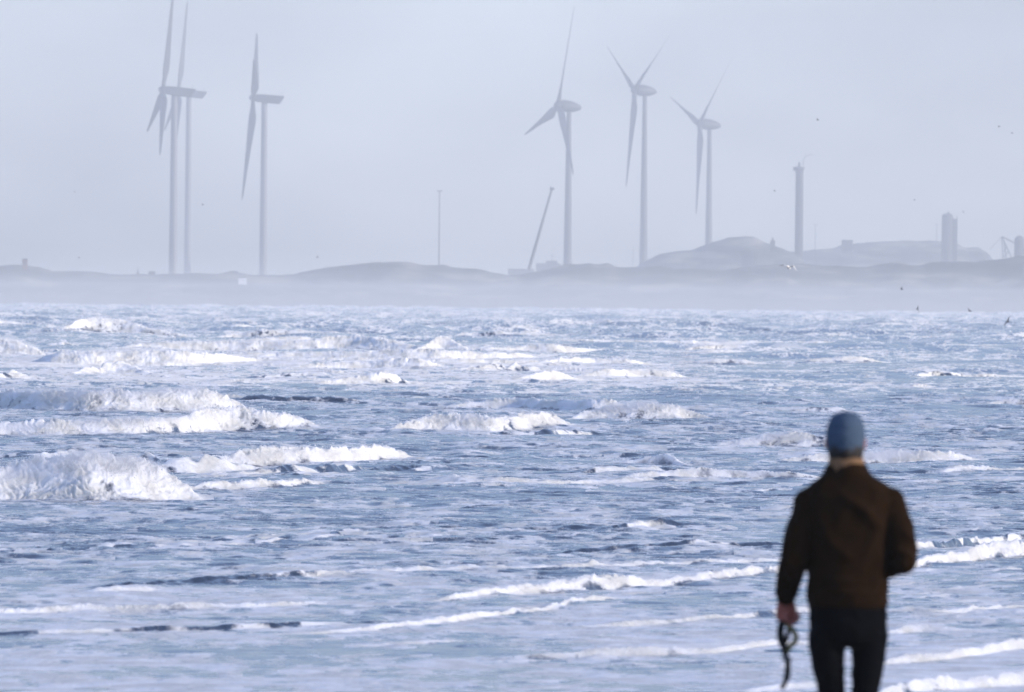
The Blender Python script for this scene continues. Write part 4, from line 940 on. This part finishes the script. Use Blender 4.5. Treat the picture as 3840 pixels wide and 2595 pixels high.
hand(mb, RW, Vector((-1,.35,.1)), Vector((0,.1,1)), (R(45),R(70),R(45)))
HIP = {-1: Vector((-.078,.0,.90)), 1: Vector((.082,.0,.90))}
KN = {-1: Vector((-.060,.05,.49)), 1: Vector((.062,-.01,.49))}
AN = {-1: Vector((-.055,.03,.09)), 1: Vector((.060,-.07,.09))}
for sx in (-1, 1):
    mb.tube([HIP[sx]+Vector((0,0,.04)), HIP[sx], (HIP[sx]+KN[sx])/2, KN[sx], KN[sx]*.6+AN[sx]*.4+Vector((0,-.015,0)), AN[sx]], [.055,.052,.038,.034,.036,.028], 18)
    mb.tube([AN[sx]+Vector((0,-.03,-.045)), AN[sx]+Vector((0,.06,-.05)), AN[sx]+Vector((sx*.01,.15,-.068))], [(.032,.03),(.036,.026),(.034,.014)], 12)
body = remeshed(mb, 'body', M['skin'], per, 0.0048, 2)
# hair under the beanie
mb = MB(); mb.loft([(-.012,-.004,1.600,.046,.052),(-.013,.0,1.615,.060,.068),(-.014,.004,1.640,.068,.082),(-.014,.012,1.68,.071,.090),(-.014,.02,1.70,.05,.07)], 28)
remeshed(mb, 'hair', M['hair'], per, 0.006, 2, wrinkles(.003, 8, 60, 12))
# beanie with turned up brim
mb = MB(); mb.loft([(-.014,.010,1.640,.058,.078),(-.014,.011,1.648,.068,.088),(-.014,.014,1.680,.074,.097),(-.014,.016,1.715,.0755,.098),(-.013,.016,1.750,.071,.090),(-.012,.014,1.775,.060,.074),(-.011,.012,1.792,.042,.050),(-.010,.010,1.801,.018,.022)], 36)
remeshed(mb, 'beanie', M['hat'], per, 0.005, 3, lambda co: (0.0012*np.sin(np.arctan2(co[:,1]-.012, co[:,0]+.014)*44) + 0.002*perlin(co[:,0]*25, co[:,2]*25, 4)).astype(np.float32))
# jacket
mb = MB()
mb.loft([(0,.0,1.060,.146,.105),(0,0,1.075,.153,.113),(0,0,1.10,.154,.118),(0,.0,1.2,.150,.120),(0,0,1.32,.158,.124),(0,0,1.42,.166,.122),(0,.0,1.47,.178,.112),(.001,.0,1.500,.172,.100),(.000,-.002,1.524,.152,.090),(-.002,-.003,1.545,.124,.083),(-.005,-.004,1.563,.098,.078),(-.008,-.004,1.578,.084,.075),(-.010,-.004,1.594,.074,.071),(-.010,-.004,1.606,.067,.066)], 36)
mb.tube([Vector((-.115,0,1.470)), LS, LS*.5+LE*.5+Vector((-.006,0,0)), LE, LE*.5+LW*.5+Vector((-.004,0,-.006)), LW+Vector((0,-.012,.016))], [.052,.060,.056,.052,.047,.040], 20)
mb.tube([Vector((.115,0,1.474)), RS, RS*.5+RE*.5+Vector((.006,0,0)), RE, RE*.5+RW*.5, RW], [.052,.062,.058,.052,.048,.040], 20)
mb.ball((-.146,0,1.452),(.062,.062,.062)); mb.ball((.152,0,1.456),(.064,.062,.064)); mb.ball(tuple(RE),(.050,.054,.050))
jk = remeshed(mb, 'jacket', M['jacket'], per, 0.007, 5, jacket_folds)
def ring_band(c, axis, ra, rb, h, th, mat, name, parent):
    axis = axis.normalized(); mb = MB()
    mb.tube([c-axis*h/2, c-axis*h*.4, c+axis*h*.4, c+axis*h/2], [(ra*.96,rb*.96),(ra,rb),(ra,rb),(ra*.96,rb*.96)], 24)
    return mb.build(name, mat, parent, smooth=True)
ring_band(LW+Vector((0,-.008,.012)), (LW-LE), .036, .036, .04, 0, M['jacket'], 'cuff', jk)
ring_band(RW, (RW-RE), .038, .038, .04, 0, M['jacket'], 'cuff', jk)
mb = MB(); mb.loft([(0,0,1.052,.142,.104),(0,0,1.056,.150,.111),(0,0,1.085,.1555,.117),(0,0,1.094,.152,.114)], 36); mb.build('hem_band', M['jacket'], jk, smooth=True)
# raised collar, tan lining showing at the back
mb = MB(); mb.loft([(-.010,-.004,1.572,.082,.076),(-.010,-.005,1.590,.072,.071),(-.011,-.006,1.612,.068,.069),(-.011,-.004,1.626,.064,.066),(-.011,-.004,1.626,.050,.052)], 30)
remeshed(mb, 'collar', M['collar'], per, 0.005, 2, wrinkles(.003, 12, 20, 12))
# trousers
mb = MB()
mb.loft([(0,.0,1.075,.143,.105),(.002,0,1.03,.149,.112),(.002,-.004,.97,.148,.120),(.004,-.004,.93,.140,.112),(.003,-.004,.905,.115,.085)][::-1], 36)
for sx in (-1, 1):
    h = HIP[sx]; k = KN[sx]; a = AN[sx]
    m1 = Vector((-.058 if sx < 0 else .068, .02 if sx < 0 else -.005, .73))
    mb.tube([h+Vector((0,0,.06)), h+Vector((0,0,.01)), Vector((m1.x*.4+h.x*.6, 0, .82)), m1, k, (k+a)/2+Vector((0,-.01,0)), a+Vector((0,0,.02))],
            [(.072,.098),(.068,.094),(.060,.080),(.0505,.070),(.045,.058),(.046,.055),(.042,.050)], 24)
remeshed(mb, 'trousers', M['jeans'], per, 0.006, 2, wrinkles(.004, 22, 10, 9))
for sx in (-1, 1):
    a = AN[sx]; mb = MB()
    mb.tube([a+Vector((0,0,.10)), a+Vector((0,0,.04)), a+Vector((0,0,-.02)), a+Vector((0,-.005,-.06))], [.047,.048,.050,.052], 18)
    mb.tube([a+Vector((0,-.055,-.052)), a+Vector((0,0,-.048)), a+Vector((0,.08,-.054)), a+Vector((sx*.008,.165,-.066)), a+Vector((sx*.008,.195,-.072))], [(.030,.034),(.044,.040),(.048,.034),(.044,.022),(.02,.012)], 18)
    b = remeshed(mb, 'boot', M['boot'], per, 0.006, 3)
    mb = MB(); mb.tube([a+Vector((0,-.075,-.084)), a+Vector((0,-.03,-.084)), a+Vector((0,.08,-.084)), a+Vector((sx*.008,.17,-.084)), a+Vector((sx*.008,.205,-.084))], [(.022,.007),(.040,.007),(.050,.007),(.046,.007),(.018,.007)], 14); mb.build('sole', M['boot'], b)

# ------------------------------------------------------------------ the dog leash in the left hand
hx = LW + Vector((0.004, .035, -.085))
ls = empty('dog_leash', Vector((PX0.x, 43.3, PX0.z)) + hx)
tag(ls, 'dark dog leash gathered in the hand of the person, ends dangling', 'leash')
def strap(name, pts, w_, mat, parent):
    # smooth path, flat webbing
    P = [Vector(p) for p in pts]; Q = []
    for i in range(len(P) - 1):
        p0 = P[max(i-1,0)]; p1 = P[i]; p2 = P[i+1]; p3 = P[min(i+2,len(P)-1)]
        for k in range(8):
            t = k / 8; Q.append(0.5*((2*p1)+(p2-p0)*t+(2*p0-5*p1+4*p2-p3)*t*t+(3*p1-p0-3*p2+p3)*t**3))
    Q.append(P[-1])
    return MB().tube(Q, [(w_, w_*.35)]*len(Q), 10).build(name, mat, parent, smooth=True)
strap('strap', [(-.012,0,.02),(-.018,-.004,-.03),(-.016,.004,-.08),(-.004,0,-.12),(.004,0,-.16),(.002,.003,-.20),(-.004,0,-.235),(-.018,.004,-.262)], .0095, M['strap'], ls)
strap('strap', [(.006,.01,.02),(.010,.008,-.03),(-.002,.01,-.075),(-.012,.008,-.10),(-.006,.008,-.13),(.006,.008,-.15),(.008,.006,-.19),(.004,.0,-.228)], .0095, M['strap'], ls)
strap('hand_loop', [(-.004,-.01,.01),(.006,-.012,-.02),(.022,-.012,-.035),(.032,-.010,-.05),(.036,-.008,-.07),(.026,-.008,-.088),(.012,-.006,-.10),(.004,-.004,-.12)], .010, M['olive'], ls)
strap('hand_loop', [(-.016,-.012,.0),(-.024,-.01,-.04),(-.022,-.008,-.07),(-.014,-.008,-.092),(-.004,-.008,-.11)], .014, M['strap'], ls)
mb = MB(); mb.tube([(0,0,-.135),(0,0,-.155)], [.011,.010], 10); mb.box(-.020,.020,-.006,.006,-.150,-.142); mb.build('snap_hook', M['steel'], ls)

# ------------------------------------------------------------------ haze
def volume_box(name, x0, x1, y0, y1, z0, z1, dens, col, aniso, label):
    o = MB().box(x0, x1, y0, y1, z0, z1).build(name, None)
    m = bpy.data.materials.new(name); m.use_nodes = True; n = m.node_tree; n.nodes.clear()
    out = n.nodes.new('ShaderNodeOutputMaterial'); v = n.nodes.new('ShaderNodeVolumePrincipled')
    v.inputs['Color'].default_value = (*col, 1); v.inputs['Density'].default_value = dens; v.inputs['Anisotropy'].default_value = aniso
    n.links.new(v.outputs[0], out.inputs['Volume']); o.data.materials.append(m)
    tag(o, label, 'haze', kind='stuff'); return o
volume_box('haze', -4100, 4100, -200, 6300, -3.5, 155, 0.00020, (0.90, 0.96, 1.0), 0.15, 'pale blue salt haze filling the air over the sea and the dunes')

volume_box('sea_mist', -1800, 1800, 900, 3450, -3.0, 6.5, 0.00026, (0.94, 0.975, 1.0), 0.1, 'low white spray mist hanging over the far surf')

# ------------------------------------------------------------------ cloud passing in front of the sun (high up to the right)
def cloud(cx, cy, cz, sx, sy, sz, seed):
    r = np.random.RandomState(seed); mb = MB()
    mb.ball((0, 0, 0), (sx * .5, sy * .5, sz * .45), 28, 16)
    for i in range(70):
        a = r.rand() * 2 * math.pi; q = math.sqrt(r.rand()); rr = (0.10 + 0.12 * r.rand())
        mb.ball((sx * .44 * q * math.cos(a), sy * .44 * q * math.sin(a), sz * (.1 + .25 * r.rand())), (sx * rr, sy * rr * 1.1, sz * (.3 + .3 * r.rand())), 16, 10)
    m = simple('cloud', (0.85, 0.86, 0.88), 1.0, 0.04, 0.01); n = m.node_tree; p = n.nodes['Principled BSDF']
    tr = n.nodes.new('ShaderNodeBsdfTransparent'); mx = n.nodes.new('ShaderNodeMixShader'); mx.inputs[0].default_value = 0.27   # thin cloud lets part of the light through
    n.links.new(tr.outputs[0], mx.inputs[1]); n.links.new(p.outputs[0], mx.inputs[2]); n.links.new(mx.outputs[0], n.nodes['Material Output'].inputs['Surface'])
    o = remeshed(mb, 'cloud', m, None, 9.0, 3)
    o.location = (cx, cy, cz); tag(o, kind='structure')
HC = 430.0; off = HC / math.tan(SUN_EL)
cloud(off * math.sin(SUN_AZ), off * math.cos(SUN_AZ) + 45, HC, 620, 400, 110, 3)

# ------------------------------------------------------------------ drifting spray over the big breakers
def spray_material(dens):
    m = bpy.data.materials.new('airborne_spray'); m.use_nodes = True; n = m.node_tree; n.nodes.clear()
    out = n.nodes.new('ShaderNodeOutputMaterial'); v = n.nodes.new('ShaderNodeVolumePrincipled')
    v.inputs['Color'].default_value = (0.99, 0.99, 1, 1); v.inputs['Density'].default_value = dens; v.inputs['Anisotropy'].default_value = 0.2
    n.links.new(v.outputs[0], out.inputs['Volume']); return m
for gi in range(N_MAIN):
    f, d, h = RD[gi]
    if f < 0.75: continue
    on = np.nonzero((h > 0.055) & (np.abs(AG) < 0.05))[0]
    if len(on) < 40: continue
    a0, a1 = AG[on[0]], AG[on[-1]]; dm = float(d[on].mean()); hm = float(h[on].max())
    n = max(24, int((a1 - a0) * dm / (0.12 * hm + 0.03))); n = min(n, 260)
    aa = np.linspace(a0, a1, n); dd_ = np.interp(aa, AG, d); hh = np.interp(aa, AG, h)
    xs = aa * dd_; q = np.sin(np.pi * np.clip(np.linspace(0, 1, n), 0.01, 0.99)) ** 0.35
    up = 0.30 * (1 + 0.75 * perlin(xs / (0.5 * hm + .1), xs * 0, 300 + gi) + 0.5 * perlin(xs / (0.16 * hm + .03), xs * 0, 330 + gi))
    mb = MB(); k = 12
    for i in range(n):
        H_ = float(hh[i]); ry = (0.9 * H_ + 0.25) * q[i]; rz = (0.30 * H_ + H_ * max(0.05, float(up[i])) * 0.8) * q[i]
        cy = float(dd_[i]) + 3.0 * H_; cz = 0.66 * H_
        for j in range(k):
            t = 2 * math.pi * j / k; mb.v.append((float(xs[i]), cy + ry * math.cos(t), cz + rz * math.sin(t)))
    for i in range(n - 1):
        for j in range(k):
            a = i * k + j; b = i * k + (j + 1) % k; mb.f.append((a, b, b + k, a + k))
    mb.f.append(tuple(reversed(range(k)))); mb.f.append(tuple((n - 1) * k + j for j in range(k)))
    o = mb.build('sea_spray', spray_material((0.40 if dm > 280 else 0.85 if dm > 125 else 0.45) / (0.9 * hm + 0.25)))
    tag(o, 'soft white spray drifting over the crests of the breaking waves', 'spray', kind='stuff')
